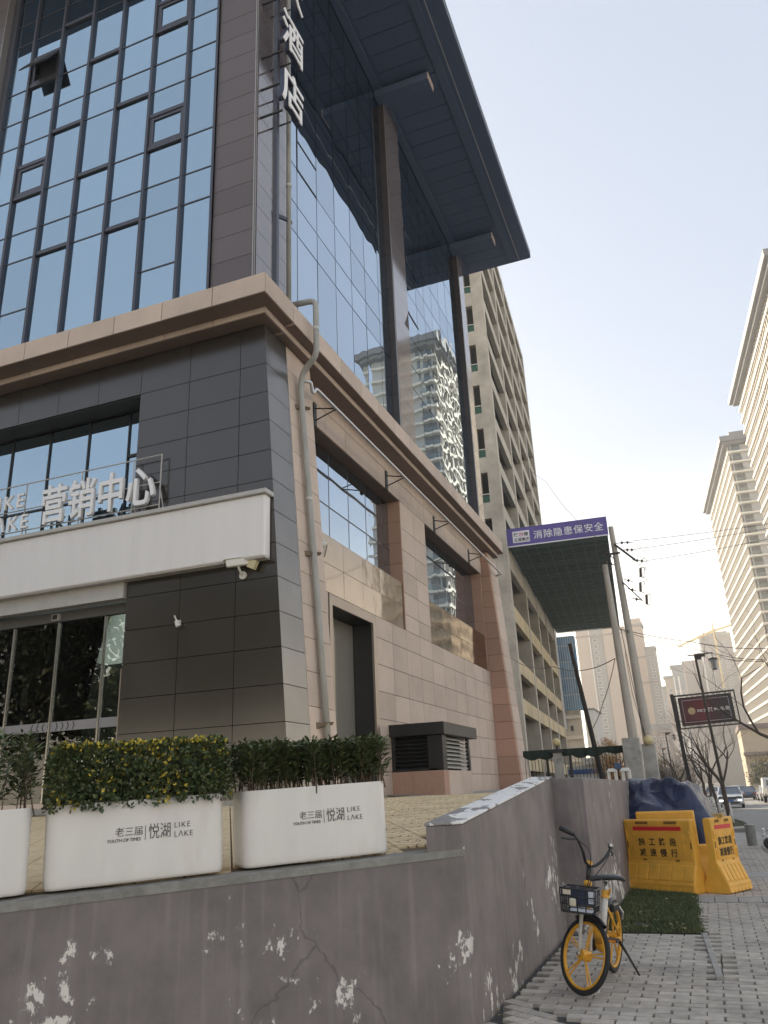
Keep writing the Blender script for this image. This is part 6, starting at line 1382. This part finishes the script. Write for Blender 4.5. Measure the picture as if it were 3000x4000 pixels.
car('far white car coming up the street behind the tree trunks', (-1.9,128), R(-90+3.5), m_cwhite, Hh=1.5)
tk = thing('truck', 'dark flatbed truck at the right edge of the street', 'truck', (5.45,82,gz(82)-.12), (0,0,R(90+3.5)))
obj('cab', MB().hexa([(1.2,-.95,.55),(2.9,-.95,.55),(2.9,.95,.55),(1.2,.95,.55),(1.25,-.85,2.15),(2.5,-.85,2.15),(2.5,.85,2.15),(1.25,.85,2.15)]), m_cwhite, tk, bevel=.05, world=False); obj('rear_window', MB().box(1.19,1.235,-.6,.6,1.45,1.95), m_cglass, tk, world=False); obj('bed', MB().box(-2.6,1.1,-1.0,1.0,.75,.85), m_cdark, tk, world=False); obj('chassis', MB().box(-2.5,2.6,-.5,.5,.45,.74), blackm, tk, world=False)
for s_ in (1,-1): obj('bed_side', MB().box(-2.6,1.1,s_*1.0-.03,s_*1.0+.03,.85,1.3), m_cdark, tk, world=False); obj('tail_light', MB().box(-2.66,-2.6,s_*.8-.14,s_*.8+.14,.62,.76), m_tail, tk, world=False)
obj('tailgate', MB().box(-2.62,-2.57,-.97,.97,.85,1.3), m_cdark, tk, world=False)
for x in (-1.6,2.0):
    for s_ in (1,-1): obj('wheel', MB().tube([(x,s_*.72,.4),(x,s_*.98,.4)], .4, 18), m_ctyre, tk, world=False)
# low building on the far side of the street
pd = thing('podium_building', 'low tan shop building with tall arched windows on the far side', 'building', (10,131,-.8)); m_tan = mat('tan_stone', (.52,.43,.32), .8, nz=.1, ns=.5)
obj('wall', MB().box(5.4,18,131,145,-.8,8.3), m_tan, pd); obj('parapet', MB().box(5.2,18,130.7,145,8.3,9.0), m_brown, pd); obj('awning', MB().box(5.2,9.5,128.5,131,4.6,5.0), m_brown, pd)
for k in range(5):
    x = 6.1+1.6*k; w_ = obj('arched_window', MB().prism([(x+.5+.5*math.cos(R(a)),130.97,3.2+.5*math.sin(R(a))) for a in range(0,181,20)]+[(x,130.97,.6),(x+1,130.97,.6)], (0,-.06,0)), m_fwhite, pd); obj('window_glass', MB().box(x+.12,x+.88,130.86,130.905,.7,3.2), m_twin, w_, world=False)

# ------------------------------------------------------------------ air
hz = obj('haze', MB().box(-285,285,-125,785,-2.2,118), None); tag(hz, 'thin pale winter haze filling the street', 'haze', kind='stuff')
hm = bpy.data.materials.new('haze_air'); hm.use_nodes = True; hn = hm.node_tree; hn.nodes.clear()
ho = hn.nodes.new('ShaderNodeOutputMaterial'); hv = hn.nodes.new('ShaderNodeVolumePrincipled')
hv.inputs['Color'].default_value = (.97,.98,.99,1); hv.inputs['Density'].default_value = .0005; hv.inputs['Anisotropy'].default_value = .45
hn.links.new(hv.outputs[0], ho.inputs['Volume']); hz.data.materials.append(hm)
